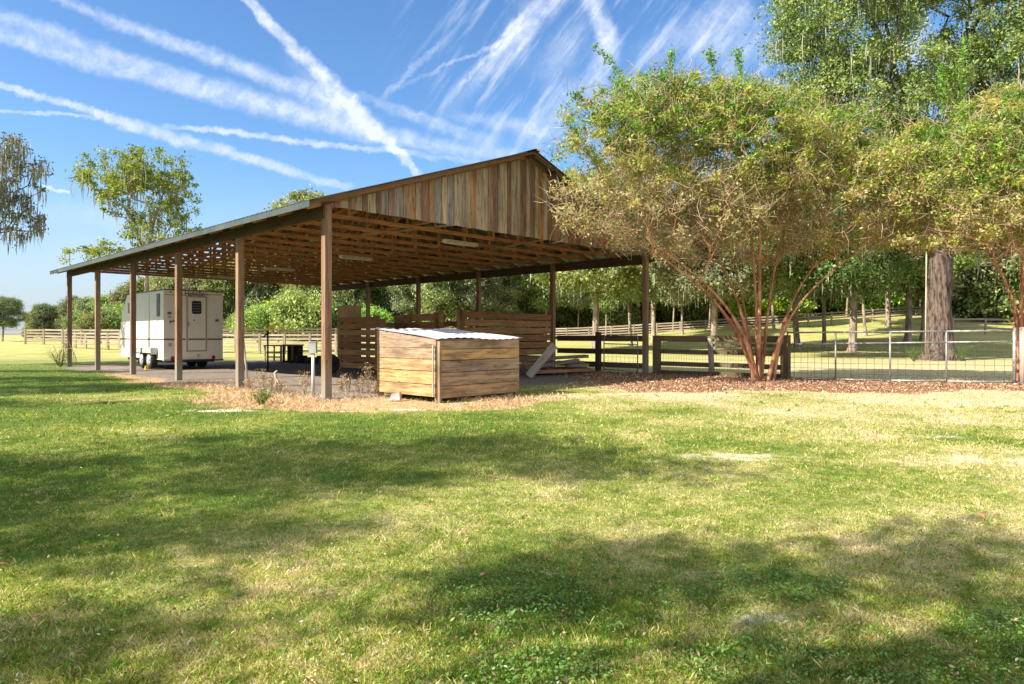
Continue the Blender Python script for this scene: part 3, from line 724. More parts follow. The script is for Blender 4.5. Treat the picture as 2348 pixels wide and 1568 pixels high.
m = MB(); m.beam(tp(-.06, sx(431), zy(748, 1)), tp(-.06, sx(431), zy(738, 1)), .05, .03, up=D1); m.build('handle', M_trim, door)
# belt stripe (rear: three lengths; side: one)
bz = zy(778, 0)
for a, b in ((.01, ds0-.02), (ds1+.02, TW-.01)): rear(M_strip, 'stripe', a, b, bz-.03, bz+.03, .002, .006)
rear(M_strip, 'stripe', ds0+.07, ds1-.07, bz-.03, bz+.03, .036, .006, door)
m = MB(); m.box(tp(TL/2, -.004, bz), D1*(TL-.03), D2*.008, UP*.06); m.build('stripe', M_strip, tr)
# top rail over the rear doors, clearance lights
rear(M_trim, 'header_rail', .05, ds0+.02, zy(676, .3)-.02, zy(676, .3)+.012, .002, .02)
rear(M_trim, 'header_rail', ds1-.06, TW-.05, zy(675, 1.5)-.02, zy(675, 1.5)+.012, .002, .02)
m = MB(); m.box(tp(-.015, TW/2, TZ1-.02), D2*(TW-.02), D1*.03, UP*.05); m.build('roof_trim', M_strip, tr)
m = MB(); m.box(tp(TL/2-.6, -.008, TZ1-.03), D1*(TL-1.3), D2*.015, UP*.05); m.build('roof_trim', M_strip, tr)
for x, y in ((391, 669), (443, 670), (458, 670), (497, 671)):
    s = sx(x); m = MB(); m.lathe(tp(-.001, s, zy(y, s)), -D1, [(.03, 0), (.03, .015), (.015, .03)], 10); m.build('clearance_light', M_amber, tr)
for x, y in ((396, 821), (489, 819)):
    s = sx(x); m = MB(); m.lathe(tp(-.001, s, zy(y, s)), -D1, [(.075, 0), (.075, .02), (.04, .035)], 16); m.build('tail_light', M_red, tr)
rear(M_strip, 'hinge', sx(384), sx(392.5), zy(720.5, .3), zy(717, .3)+.03, .002, .025)
rear(M_trim, 'hinge', sx(385), sx(392), zy(729, .3), zy(725, .3)+.02, .002, .012)
rear(M_trim, 'hinge', sx(386), sx(393), zy(794, .3), zy(788, .3)+.02, .002, .02)
m = MB(); m.beam(tp(-.05, sx(390), zy(737, .4)), tp(-.05, sx(403), zy(735.5, .4)), .03, .04); m.beam(tp(-.03, sx(390), zy(741, .4)), tp(-.03, sx(390), zy(735, .4)), .04, .04, up=D1); m.build('latch', M_strip, tr)
rear(M_strip, 'latch', sx(494), sx(500), zy(737, 1.9), zy(732, 1.9), .002, .04)
m = MB(); s = sx(455); z = zy(816, s); m.tube([tp(-.02, s-.05, z+.06), tp(-.02, s, z-.05), tp(-.02, s+.05, z+.06), tp(-.02, s-.05, z+.06)], .014, 6); m.build('tow_bracket', M_trim, tr)
rear(M_black, 'bumper', .01, TW-.005, TZ0-.07, TZ0-.005, .0, .08)
m = MB(); m.box(tp(TL*.5, TW/2, TZ0-.06), D1*(TL-.4), D2*(TW-.5), UP*.1); m.build('chassis', M_black, tr)
m = MB(); m.beam(tp(TL, .45, TZ0), tp(TL+1.25, TW/2-.05, TZ0), .08, .1); m.beam(tp(TL, TW-.45, TZ0), tp(TL+1.25, TW/2+.05, TZ0), .08, .1); m.beam(tp(TL+1.15, TW/2, TZ0), tp(TL+1.15, TW/2, -.0), .07, .07, up=D1); m.build('tow_bar', M_black, tr)
# text above the door
tc = bpy.data.curves.new('name_text', 'FONT'); tc.body = 'Hawkline'; tc.size = .23; tc.extrude = .003; tc.offset = .006; tc.align_x = 'CENTER'; tc.align_y = 'CENTER'
to = bpy.data.objects.new('tmp', tc); C.objects.link(to); dg = bpy.context.evaluated_depsgraph_get(); tme = bpy.data.meshes.new_from_object(to.evaluated_get(dg)); bpy.data.objects.remove(to)
tme.materials.clear(); tme.materials.append(M_strip)
Mx = Matrix(((D2[0], 0, -D1[0], 0), (D2[1], 0, -D1[1], 0), (0, 1, 0, 0), (0, 0, 0, 1))); tme.transform(Mx)
o = link('lettering', tme, tr, Vector(tp(-.008, sx(450), zy(674.5, 1.2))-TR0))
# side windows
def side(mat, name, f0, f1, z0, z1, parent=None, th=.012):
    m = MB(); m.box(tp((f0+f1)/2, -th/2-.001, (z0+z1)/2), D1*(f1-f0), D2*th, UP*(z1-z0)); return m.build(name, mat, parent or tr)
side(M_strip, 'window_frame', .38, .72, 2.0, 3.0-.13); w_ = side(M_glass, 'window', .41, .69, 2.04, 2.83, None, .018)
side(M_strip, 'window_frame', 3.7, 4.1, 2.2, 2.62); side(M_glass, 'window', 3.74, 4.06, 2.24, 2.58, None, .018)
side(M_strip, 'seam', 1.55, 1.57, .45, 2.9, None, .004)
for f in (.45, .65): side(M_strip, 'vent', f, f+.05, 1.85, 1.88)
rear(M_util, 'corner_step', -.04, .22, TZ0-.03, TZ0+.03, .03, .1)
# wheels + fender
wt = []
for s, sg in ((-.07, -1), (TW-.2, 1)):
    for f in ((1.05, 1.85) if sg < 0 else (1.0, 2.1)):
        c = tp(f, s if sg < 0 else TW-.42, .34); ax = D2*(-1 if sg < 0 else 1)
        m = MB(); m.lathe(c-ax*.11, ax, [(.2, 0), (.31, 0), (.34, .03), (.345, .11), (.34, .19), (.31, .22), (.2, .22)], 24); wh = m.build('wheel', M_rubber, tr)
        m = MB(); m.lathe(c-ax*.08, ax, [(.21, 0), (.215, .20), (.18, .18), (.07, .16), (.06, .21), (.001, .21)], 20); m.build('rim', M_rim, wh)
m = MB(); f0, f1 = .62, 2.3
m.box(tp((f0+f1)/2, -.13, .80), D1*(f1-f0), D2*.24, UP*.03); m.box(tp((f0+f1)/2, -.243, .70), D1*(f1-f0), D2*.014, UP*.17)
m.box(tp(f0, -.13, .68), D1*.014, D2*.24, UP*.23); m.box(tp(f1, -.13, .68), D1*.014, D2*.24, UP*.23); m.build('fender', M_util, tr)
m = MB(); c = tp(.62, -.32, 0); m.hexa([c, c+D1*.2, c+D1*.2-D2*.1, c-D2*.1, c+D1*.02+UP*.15, c+D1*.06+UP*.15, c+D1*.06-D2*.1+UP*.15, c+D1*.02-D2*.1+UP*.15])
m.solo('wheel_chock', M_yellow, 'yellow wheel chock on the ground by the trailer wheel', 'wheel chock')

# ================================================================== LIDDED BOX (shed)
B0 = np.array([-1.44, 12.9, 0.]); bw, bd = 2.28, 2.0     # right face along D2, left face along D1
bx = thing('feed_box', 'low honey coloured plank box with sloping white metal lid', 'shed', B0)
def bq(t, s, z): return B0+D1*t+D2*s+UP*z
zr = [.06, .30, .56, .80, 1.02, 1.22]
def topz(t): return 1.21+t/bd*.2
for i in range(5):
    m = MB(); z0_, z1_ = zr[i]+.004, zr[i+1]-.004
    j = random.uniform(-.006, .006); k2 = random.uniform(-.007, .007); m.box(bq(-.012+j, bw/2+.02+k2, (z0_+z1_)/2), D2*(bw-.06)+UP*k2*1.2, D1*.024, UP*(z1_-z0_-random.uniform(0, .008))); m.build('front_plank', M_box, bx)
for i in range(5):
    m = MB(); z0_, z1_ = zr[i]+.03, zr[i+1]+.022
    if i == 4:
        zt = topz(0); m.hexa([bq(.03, -.024, z0_), bq(bd, -.024, z0_), bq(bd, 0, z0_), bq(.03, 0, z0_), bq(.03, -.024, zt), bq(bd, -.024, topz(bd)), bq(bd, 0, topz(bd)), bq(.03, 0, zt)])
    else: m.box(bq(bd/2+.015, -.012+random.uniform(-.006, .006), (z0_+z1_)/2), D1*(bd-.03)+UP*random.uniform(-.012, .012), D2*.024, UP*(z1_-z0_-random.uniform(0, .008)))
    m.build('side_plank', M_box, bx)
m = MB(); m.box(bq(bd/2, bw+.012, .65), D1*bd, D2*.024, UP*1.15); m.build('side_plank', M_box, bx)
m = MB(); m.box(bq(bd+.012, bw/2, .72), D2*bw, D1*.024, UP*1.3); m.build('back_plank', M_box, bx)
for t, s, h_ in ((.05, .045, 1.2), (-.035, .02, 1.19), (.05, bw-.045, 1.2), (bd-.05, .05, 1.38), (bd-.05, bw-.05, 1.38)):
    m = MB(); m.box(bq(t, s, h_/2-.02), D1*.05 if t < 0 else D1*.09, D2*.05 if t < 0 else D2*.09, UP*(h_+.04)); m.build('corner_post', M_box, bx)
m = MB(); m.beam(bq(.06, -.07, .0)+UP*.1, bq(.06, -.07, 1.1), .02, .03, up=D1); m.build('trim', M_grey, bx)
for z in [(.5*(zr[i]+zr[i+1])) for i in range(5)]:
    m = MB()
    for dz in (-.06, .06):
        for s_ in (.05, bw/2, bw-.06): m.lathe(bq(-.022, s_, z+dz), -D1, [(.009, 0), (.008, .007)], 6)
    m.build('nail_heads', M_strip, bx)
def lid():
    n1, n2 = 60, 12; V = []; th = .006
    for k in (0, 1):
        for i in range(n1+1):
            s = -.05+(bw+.12)*i/n1; 
            for j in range(n2+1):
                t = -.06+(bd+.12)*j/n2
                z = 1.232+t/bd*.2+.007*math.sin(s*2*math.pi/.2)+.02*math.sin(s*3+t*2.3)*max(0, 1-j/n2)+.012*math.sin(s*7+1)*(j/n2)+th*k
                V.append(bq(t, s, z))
    fs = []; N = (n1+1)*(n2+1)
    for i in range(n1):
        for j in range(n2):
            a = i*(n2+1)+j; q = (a, a+n2+1, a+n2+2, a+1); fs.append(q[::-1]); fs.append(tuple(v+N for v in q))
    for i in range(n1):
        for j in (0, n2): a = i*(n2+1)+j; b = a+n2+1; fs.append((a, b, b+N, a+N))
    for j in range(n2):
        for i in (0, n1): a = i*(n2+1)+j; b = a+1; fs.append((a, b, b+N, a+N))
    me = bpy.data.meshes.new('lid'); me.from_pydata((np.array(V)-B0).tolist(), [], fs); me.materials.append(M_sheet); me.polygons.foreach_set('use_smooth', [True]*len(fs)); me.update(); link('lid', me, bx)
lid()

# ================================================================== SMALL THINGS
# leaning plank and stacked lumber, right
p = at(1212, 20.6, z=0); q = at(1272, 21.0, z=.98)
m = MB(); m.beam(p+UP*.02, q, .24, .04, up=np.array([.5, -.8, .5])); m.solo('leaning_plank', M_grey, 'grey plank leaning against the lumber pile right of the box', 'plank')
LP = [('long rough board on top of the lumber pile', 1205, 1345, 21.8, 22.6, .50, .58, .26), ('grey board in the middle of the lumber pile', 1210, 1325, 21.6, 22.2, .24, .46, .22),
      ('mossy board under the lumber pile top boards', 1200, 1335, 21.9, 22.9, .38, .36, .24), ('short orange end board at the right of the lumber pile', 1300, 1350, 22.3, 22.3, .28, .30, .2),
      ('dark bottom board of the lumber pile', 1210, 1352, 21.5, 22.4, .10, .14, .24), ('second lowest board of the lumber pile', 1200, 1340, 22.2, 23.0, .10, .20, .24)]
for lb, x0, x1, Y0, Y1, z0_, z1_, w in LP:
    m = MB(); m.beam(at(x0, Y0, z=z0_), at(x1, Y1, z=z1_), w+.06, .10); m.solo('lumber_board', M_lumber, lb, 'board', 'boards of the lumber pile')
m = MB(); m.box(at(1240, 22.3, z=.2), D2*.3, D1*.8, UP*.4); m.solo('support_block', M_lumber, 'dark timber block holding up the lumber pile', 'timber block')
m = MB(); m.box(at(1325, 22.6, z=.1), D2*.3, D1*.6, UP*.2); m.solo('support_block', M_lumber, 'low timber block under the right end of the lumber pile', 'timber block')
# white pole leaning on second post
m = MB(); m.tube([at(569, 16.9, z=0), at(553, 17.05, z=1.74)], .026, 8); m.solo('leaning_pole', M_pvc, 'white pole leaning on the second near post', 'pole')
# hydrant
hy = thing('yard_hydrant', 'black yard hydrant with raised yellow handle beside the far fence', 'hydrant', at(614, 25.0, z=0))
m = MB(); b_ = at(614, 25.0, z=0); m.tube([b_-UP*.1, b_+UP*1.4], .035, 8); m.tube([b_+UP*1.3, b_+np.array([-.05, -.06, 1.32]), b_+np.array([-.12, -.12, 1.22])], .03, 8); m.build('pipe', M_black, hy)
m = MB(); m.lathe(b_+UP*1.36, UP, [(.045, 0), (.05, .08), (.03, .12)], 10); m.build('head', M_black, hy)
m = MB(); m.beam(b_+np.array([-.02, -.03, 1.49]), b_+np.array([.36, -.03, 1.74]), .045, .09); m.build('handle', M_yellow, hy)
# utility pedestal and stake near the corner post
up_ = thing('utility_pedestal', 'grey utility box on a white pipe left of the corner post', 'utility box', at(718, 14.6, z=0))
b_ = at(718, 14.6, z=0); m = MB(); m.tube([b_-UP*.1, b_+UP*.92], .035, 10); m.build('pipe', M_pvc, up_)
m = MB(); m.box(b_+UP*1.02, np.array([.15, 0, 0]), np.array([0, .11, 0]), UP*.24); m.box(b_+UP*1.15, np.array([.17, 0, 0]), np.array([0, .13, 0]), UP*.02); m.build('box', M_util, up_)
m = MB(); m.tube([at(633, 15.3, z=-.05), at(634, 15.3, z=.2), at(631, 15.3, z=.44), at(636, 15.3, z=.48)], [.035, .03, .034, .02], 8); m.solo('wooden_stake', M_grey, 'short pale wooden stake between the two nearest posts', 'stake')
m = MB(); m.tube([at(628, 15.4, z=.42), at(638, 15.2, z=.2), at(645, 15.0, z=.02)], .012, 6); m.solo('stick', M_grey, 'dry stick leaning on the wooden stake', 'stick')
# broken block beside box
m = MB(); c = at(907, 13.35, z=0); m.hexa([c+np.array([-.13, -.07, 0]), c+np.array([.1, -.09, 0]), c+np.array([.12, .08, 0]), c+np.array([-.11, .09, 0]), c+np.array([-.07, -.06, .12]), c+np.array([.08, -.05, .16]), c+np.array([.1, .07, .15]), c+np.array([-.06, .07, .12])])
m.solo('concrete_block', M_conc, 'pale broken concrete block at the foot of the box', 'block')
# workbench, crate, tyre under the far part of the roof
wb = thing('work_bench', 'sunlit slatted wooden bench behind the black hydrant', 'bench', at(640, 33, z=0))
A = at(618, 33.2, z=0); B = at(655, 32.6, z=0); d = (B-A)/np.linalg.norm(B-A); nn = np.array([-d[1], d[0], 0])
m = MB(); m.box((A+B)/2+UP*.78, (B-A)*1.08, nn*.7, UP*.06); m.build('top', M_box, wb)
for q in (A, B):
    for k in (-.28, .28): m = MB(); m.box(q+nn*k+UP*.375, d*.07, nn*.07, UP*.75); m.build('leg', M_box, wb)
for z in (.22, .45): m = MB(); m.box((A+B)/2-nn*.28+UP*z, (B-A), nn*.03, UP*.07); m.build('slat', M_box, wb)
cr = thing('cable_crate', 'dark open crate with orange upright right of the bench', 'crate', at(672, 31.8, z=0))
b_ = at(672, 31.8, z=0)
m = MB(); m.box(b_+np.array([0, 0, .82]), np.array([.85, 0, 0]), np.array([0, .7, 0]), UP*.06); m.build('top', M_grey, cr)
m = MB(); m.box(b_+np.array([0, .3, .42]), np.array([.75, 0, 0]), np.array([0, .04, 0]), UP*.74); m.build('back_panel', M_fblack, cr)
for k in (-.36, .05, .36): m = MB(); m.box(b_+np.array([k, -.25, .4]), np.array([.09, 0, 0]), np.array([0, .1, 0]), UP*.78); m.build('upright', M_truss if abs(k) < .1 else M_fblack, cr)
m = MB(); m.box(b_+np.array([0, 0, .04]), np.array([.8, 0, 0]), np.array([0, .6, 0]), UP*.07); m.build('base', M_fblack, cr)
ty = at(755, 22.2, z=.34)
m = MB(); ax = np.array([.35, -.9, .12]); ax = ax/np.linalg.norm(ax)
m.lathe(ty-ax*.1, ax, [(.2, 0), (.3, 0), (.34, .04), (.345, .1), (.34, .16), (.3, .2), (.2, .2), (.2, 0)], 28); m.solo('tyre', M_rubber, 'black tyre standing behind the near corner post', 'tyre')
for k, (x, Y, w, h_) in enumerate(((692, 31.2, .5, .34), (716, 30.6, .55, .28), (738, 30.2, .45, .36))):
    m = MB(); c = at(x, Y, z=0); m.lathe(c, UP, [(.01, 0), (w*.5, 0), (w*.55, h_*.3), (w*.55, h_*.8), (w*.48, h_), (w*.3, h_), (w*.25, h_*.6)], 14)
    m.solo('rubber_tub', M_rubber, ('black rubber tub next to the dark crate', 'black rubber tub in the middle of the three tubs', 'black rubber tub just left of the utility box')[k], 'tub', 'rubber tubs on the barn floor')
# hose on the last post
m = MB(); b_ = bp(5*BAY, 0)
for k in range(3):
    pts = []
    for a in range(0, 17):
        th = math.pi*a/16; pts.append(b_+np.array([math.cos(th)*(.22+.09*k)+.03*math.sin(5*th+k), -.12-.03*k, .05+(.98-.14*k)*math.sin(th)**.6+.03*math.sin(7*th)]))
    m.tube(pts, .011, 6)
m.solo('garden_hose', M_lumber, 'brown hose looped over the farthest left post', 'hose')

# ================================================================== TREES
def env(ells, n, surf=.6, rej=None):
    """points in a union of ellipsoids (cx,cy,cz,rx,ry,rz), biased to the outside"""
    vol = np.array([e[3]*e[4]*e[5] for e in ells]); vol = vol/vol.sum(); out = []
    for e, v in zip(ells, vol):
        k = max(3, int(n*v)); d = RNG.normal(0, 1, (k, 3)); d /= np.linalg.norm(d, axis=1)[:, None]
        r = RNG.random(k)**(1/(3+surf*4)); out.append(np.array(e[:3])+d*r[:, None]*np.array(e[3:6]))
    P = np.concatenate(out)
    if rej is not None: P = P[~rej(P)]
    return P
def skeleton(stems, targets, step=.6, alpha=.35, wig=.06, key=None, attach=True):
    N0 = sum(len(s) for s in stems); cap = N0+len(targets)*12
    pos = np.zeros((cap, 3)); par = np.full(cap, -1); pl = np.zeros(cap); n = 0; first = []
    for s in stems:
        for i, p in enumerate(s):
            if i == 0 and n:
                dd = np.linalg.norm(pos[:n]-np.array(p), axis=1); jn = int(np.argmin(dd))
                if p[2] > 2 or (dd[jn] < 1.2 and n > 0 and attach): par[n] = jn; pos[n] = p; pl[n] = pl[jn]+dd[jn]; n += 1; continue
            pos[n] = p; par[n] = n-1 if i else -1; pl[n] = 0 if i == 0 else pl[n-1]+np.linalg.norm(np.array(p)-pos[n-1]); n += 1
    minz = np.percentile(pos[:n, 2], 25) if key is None else key
    base = pos[:n][pos[:n, 2] > minz].mean(0) if n > 2 else pos[0]
    order = np.argsort(np.linalg.norm(targets-base, axis=1))
    ok = np.zeros(cap, bool); ok[:n] = pos[:n, 2] >= minz
    for j in order:
        if n > cap-14: break
        p = targets[j]; dv = p-pos[:n]; dist = np.linalg.norm(dv, axis=1)
        cost = dist+alpha*pl[:n]+np.where(dv[:, 2] < 0, -dv[:, 2]*.5, 0); cost[~ok[:n]] = 1e9
        i = int(np.argmin(cost)); L = dist[i]; k = int(min(10, max(1, round(L/step)))); prev = i; q0 = pos[i].copy()
        bow = np.array([0, 0, 1.])*L*.10+RNG.normal(0, wig*L, 3)
        for a in range(1, k+1):
            f = a/k; q = q0+(p-q0)*f+bow*math.sin(math.pi*f)
            pos[n] = q; par[n] = prev; pl[n] = pl[prev]+np.linalg.norm(q-pos[prev]); ok[n] = True; prev = n; n += 1
    return pos[:n], par[:n]
def radii(pos, par, rtip, p=2.25, rmax=None):
    n = len(pos); r = np.zeros(n); kids = np.zeros(n, int)
    for i in range(n):
        if par[i] >= 0: kids[par[i]] += 1
    acc = np.zeros(n)
    for i in range(n-1, -1, -1):
        acc[i] = acc[i] if acc[i] > 0 else rtip**p
        if par[i] >= 0: acc[par[i]] += acc[i]
    return acc**(1/p), kids
def tree_tubes(pos, par, r, flare=0., zb=0., sides=None):
    n = len(pos); best = np.full(n, -1)
    for i in range(n):
        p = par[i]
        if p >= 0 and (best[p] < 0 or r[i] > r[best[p]]): best[p] = i
    V = []; Fc = []; cnt = 0
    heads = [i for i in range(n) if par[i] < 0 or best[par[i]] != i]
    for hd in heads:
        ch = [] if par[hd] < 0 else [par[hd]]; i = hd
        while i >= 0: ch.append(i); i = best[i]
        if len(ch) < 2: continue
        P = pos[ch]; R = r[ch].copy()
        if par[hd] >= 0: R[0] = min(R[0], R[1]*1.15)
        sd = 30 if R.max() > .5 else 10 if R.max() > .25 else (7 if R.max() > .06 else (5 if R.max() > .02 else 3)); sd = sides or sd
        T = np.gradient(P, axis=0); T /= np.linalg.norm(T, axis=1)[:, None]+1e-9
        ref = np.array([.3, .9, .1]) if abs(T[0][2]) > .5 else np.array([0, 0, 1.])
        A = ref-T*(T@ref)[:, None]; A /= np.linalg.norm(A, axis=1)[:, None]+1e-9; B = np.cross(T, A)
        if flare: R = R*(1+flare*np.exp(-(P[:, 2]-zb)/.5)*(P[:, 2] < zb+2))
        th = np.arange(sd)*2*math.pi/sd
        rr = R[:, None]*(1+(.10*np.sin(3*th[None, :]+P[:, 2:3]*1.3) if sd >= 7 else 0)+(.045*np.sin(9*th[None, :]+P[:, 2:3]*.7)+.03*np.sin(13*th[None, :]-P[:, 2:3]*1.1)+.35*np.sin(5*th[None, :])*np.exp(-np.maximum(P[:, 2:3]-zb, 0)/.35) if sd > 20 else 0))
        ring = P[:, None, :]+A[:, None, :]*(np.cos(th)[None, :]*rr)[..., None]+B[:, None, :]*(np.sin(th)[None, :]*rr)[..., None]
        V.append(ring.reshape(-1, 3)); m = len(ch)
        a = (np.arange(m-1)[:, None]*sd+np.arange(sd)[None, :]); b = (np.arange(m-1)[:, None]*sd+(np.arange(sd)+1)[None, :] % sd)
        Fc.append((np.stack([a, b, b+sd, a+sd], -1).reshape(-1, 4)+cnt)); cnt += m*sd
    return np.concatenate(V), np.concatenate(Fc)
def foliage(pts, n, spread, size, pal, asp=.5, up=.3, droop=0., hcol=None, clump=.5):
    """n leaves gathered in clumps around pts"""
    i = RNG.integers(0, len(pts), n); sp = spread*RNG.uniform(.4, 1.3, len(pts))
    c = pts[i]+RNG.normal(0, 1, (n, 3))*sp[i][:, None]*np.array([1, 1, .75])
    pal = np.array(pal); cw = RNG.random(len(pts)); k = (cw[i]*clump+RNG.random(n)*(1-clump))
    if hcol is not None: k = np.clip(hcol(c)+(k-.5)*.9, 0, .999)
    f = k*(len(pal)-1); j = np.minimum(f.astype(int), len(pal)-2); fr = (f-j)[:, None]
    col = pal[j]*(1-fr)+pal[j+1]*fr; col = col*RNG.uniform(.7, 1.3, (n, 1))
    s = np.asarray(size[0]+(size[1]-size[0])*RNG.random(n))
    return leaf_quads(c, s, col, asp, up, droop)
def strands(pts, n, l0, l1, w, col, spread=.3):
    """hanging moss: tapering ribbons"""
    i = RNG.integers(0, len(pts), n); p = pts[i]+RNG.normal(0, spread, (n, 3)); L = RNG.uniform(l0, l1, n)*RNG.uniform(.5, 1, len(pts))[i]
    a = RNG.uniform(0, math.pi, n); dx = np.cos(a)*w/2; dy = np.sin(a)*w/2; sw = RNG.normal(0, .06, (n, 2))*L[:, None]
    V = np.empty((n, 6, 3), np.float32); z = np.zeros(n)
    for k, (f, ww) in enumerate(((0, .6), (.45, 1.), (1, .1))):
        c = p.copy(); c[:, 2] -= L*f; c[:, 0] += sw[:, 0]*math.sin(f*3); c[:, 1] += sw[:, 1]*math.sin(f*3)
        V[:, 2*k] = c-np.stack([dx, dy, z], 1)*ww; V[:, 2*k+1] = c+np.stack([dx, dy, z], 1)*ww
    b = np.arange(n)*6; idx = np.concatenate([np.stack([b, b+1, b+3, b+2], 1), np.stack([b+2, b+3, b+5, b+4], 1)])
    c = np.array(col)*RNG.uniform(.6, 1.35, (n, 1)); return V.reshape(-1, 3), idx, np.repeat(c, 6, 0)

def twigs(pts, n, l0, l1, w, spread, up=.5):
    i = RNG.integers(0, len(pts), n); p = pts[i]+RNG.normal(0, spread, (n, 3)); d = RNG.normal(0, 1, (n, 3)); d[:, 2] += up; d /= np.linalg.norm(d, axis=1)[:, None]
    L = RNG.uniform(l0, l1, n)[:, None]; s = np.cross(d, RNG.normal(0, 1, (n, 3))); s /= np.linalg.norm(s, axis=1)[:, None]; mid = RNG.normal(0, .12, (n, 3))*L
    V = np.empty((n, 6, 3), np.float32)
    for k, (f, ww) in enumerate(((0, 1.), (.5, .8), (1, .3))):
        c = p+d*L*f+mid*math.sin(f*math.pi); V[:, 2*k] = c-s*w/2*ww; V[:, 2*k+1] = c+s*w/2*ww
    b = np.arange(n)*6; return V.reshape(-1, 3), np.concatenate([np.stack([b, b+1, b+3, b+2], 1), np.stack([b+2, b+3, b+5, b+4], 1)])

def poly(a, b, k, bow):
    a = np.array(a, float); b = np.array(b, float); bow = np.array(bow, float)
    return [a+(b-a)*f+bow*math.sin(math.pi*f) for f in np.linspace(0, 1, k)]

CR_PAL = [(.42, .36, .21), (.42, .40, .18), (.38, .39, .13), (.46, .29, .09), (.36, .42, .09), (.29, .40, .06), (.20, .34, .04), (.11, .24, .03)]
def crape(label, base, ells, stems, n_t, n_leaf, n_twig, zlo, zhi, rej, spikes=()):
    T = thing('crape_myrtle', label, 'tree', base); b = np.array(base, float)
    P = env(ells, n_t, .35, rej)
    pos, par = skeleton(stems, P, .45, .30, .05, key=b[2]+1.6, attach=False)
    r, kids = radii(pos, par, .0052, 2.35)
    for i in range(len(pos)):
        if pos[i, 2] < b[2]+1.8: r[i] = max(r[i], .058)
    r = np.minimum(r, .085)
    V, Fc = tree_tubes(pos, par, r); link('trunk', np_mesh('trunk', V-b, Fc, 4, M_crapebark, smooth=True), T)
    thin = pos[(r < .02)]
    V, i = twigs(thin, n_twig, .2, .65, .012, .12, .35); link('twigs', np_mesh('twigs', V-b, i, 4, M_twig), T)
    tips = pos[(kids == 0) | (r < .012)]
    if rej is not None: tips = tips[~rej(tips)]
    hc = lambda c: ss(zlo, zhi, c[:, 2]+RNG.normal(0, .6, len(c)))*.74+.10
    wt = RNG.random(len(tips)) < .35+.65*ss(zlo-.5, zhi-.8, tips[:, 2]); tl = tips[wt]
    V, i, c = foliage(tl, n_leaf, .14, (.06, .13), CR_PAL, .5, .4, hcol=hc, clump=.75)
    Vs = [V]; Is = [i]; Cs = [c]; cnt = len(V)
    for (p0, p1) in spikes:
        pts = np.array(poly(p0, p1, 26, (0, 0, .15))); V2, i2, c2 = foliage(pts, 220, .09, (.08, .13), [(.2, .35, .04), (.12, .26, .03)], .4)
        Vs.append(V2); Is.append(i2+cnt); Cs.append(c2); cnt += len(V2)
    link('crown', np_mesh('crown', np.concatenate(Vs)-b, np.concatenate(Is), 4, M_leaf, np.concatenate(Cs)), T)
    return T
rejb = lambda P: (bt(P[:, 0], P[:, 1])[0] > -.75) & (bt(P[:, 0], P[:, 1])[1] < SPAN+.9)
cb = np.array([7.1, 19.0, 0.])
st = []
# main stems read from the photograph (column, row at the stem top)
for (x, y, dy, bow) in ((1400, 520, -.8, .5), (1520, 430, .8, .35), (1500, 560, -1.3, .4), (1690, 300, .4, .05), (1745, 290, -.3, -.02), (1700, 330, 1.3, .1),
                        (1930, 540, .5, -.55), (1990, 560, -.8, -.5), (1850, 380, 1.2, -.2), (1590, 400, 1.5, .2)):
    top = at(x, cb[1]+dy*1.6, y); bs = cb+np.array([(x-1715)/1525*1.15+RNG.normal(0, .07), dy*.16, -.1])
    mid = poly(bs, top, 12, ((cb[0]-top[0])*.18, -dy*.3, .25)); st.append(mid)
E1 = [(5.9, 19.0, 6.3, 3.7, 3.0, 2.0), (4.2, 17.3, 4.5, 2.5, 1.6, 1.15), (9.2, 18.8, 5.1, 2.3, 2.6, 1.6), (9.2, 19.4, 6.7, 1.6, 1.8, 1.2), (4.4, 18.3, 7.1, 2.2, 1.8, 1.3), (2.5, 16.7, 6.2, 1.5, 1.1, 1.4), (2.4, 16.5, 4.6, 1.6, 1.0, .8), (6.2, 19.4, 4.2, 3.0, 2.0, .8),
      (6.3, 18.6, 7.7, 1.2, 1.2, .7), (7.6, 19.2, 7.6, 1.3, 1.2, .8), (4.6, 18.2, 7.9, .8, .9, .5), (3.2, 17.2, 7.5, .8, .8, .5)]
crape('large multi-stemmed crape myrtle with russet trunks beside the barn gable', tuple(cb), E1, st, 2200, 92000, 20000, 4.2, 6.8, rejb,
      [(at(1440, 18.5, 205), at(1362, 18.5, 105)), (at(1530, 18.6, 200), at(1542, 18.6, 118)), (at(1640, 18.6, 180), at(1625, 18.6, 120)), (at(1700, 18.6, 190), at(1690, 18.6, 115))])
cb2 = np.array([13.95, 18.2, 0.]); st = []
for a in range(5):
    th = a*math.pi*.4+.3; top = cb2+np.array([math.cos(th)*1.1, math.sin(th)*1.3, 4.2+RNG.uniform(-.6, .8)]); st.append(poly(cb2+np.array([math.cos(th)*.12, math.sin(th)*.12, -.1]), top, 10, (-math.cos(th)*.4, -math.sin(th)*.5, .2)))
crape('crape myrtle at the right edge reaching over the pipe gate', tuple(cb2), [(14.4, 17.8, 6.0, 3.9, 2.8, 1.9), (11.4, 17.5, 5.3, 2.4, 1.9, 1.6), (13.4, 17, 4.6, 2.6, 2.0, 1.1), (13.6, 17.6, 7.2, 1.5, 1.2, .9), (15.2, 17.3, 7.0, 1.2, 1, 1), (13.0, 16.9, 3.9, 2.6, 1.4, .75), (10.9, 17.3, 4.3, 2.0, 1.5, .9)], st, 1300, 62000, 10000, 3.3, 5.6, None,
      [(at(2200, 17.5, 260), at(2212, 17.5, 90)), (at(2170, 17.5, 260), at(2155, 17.5, 150))])

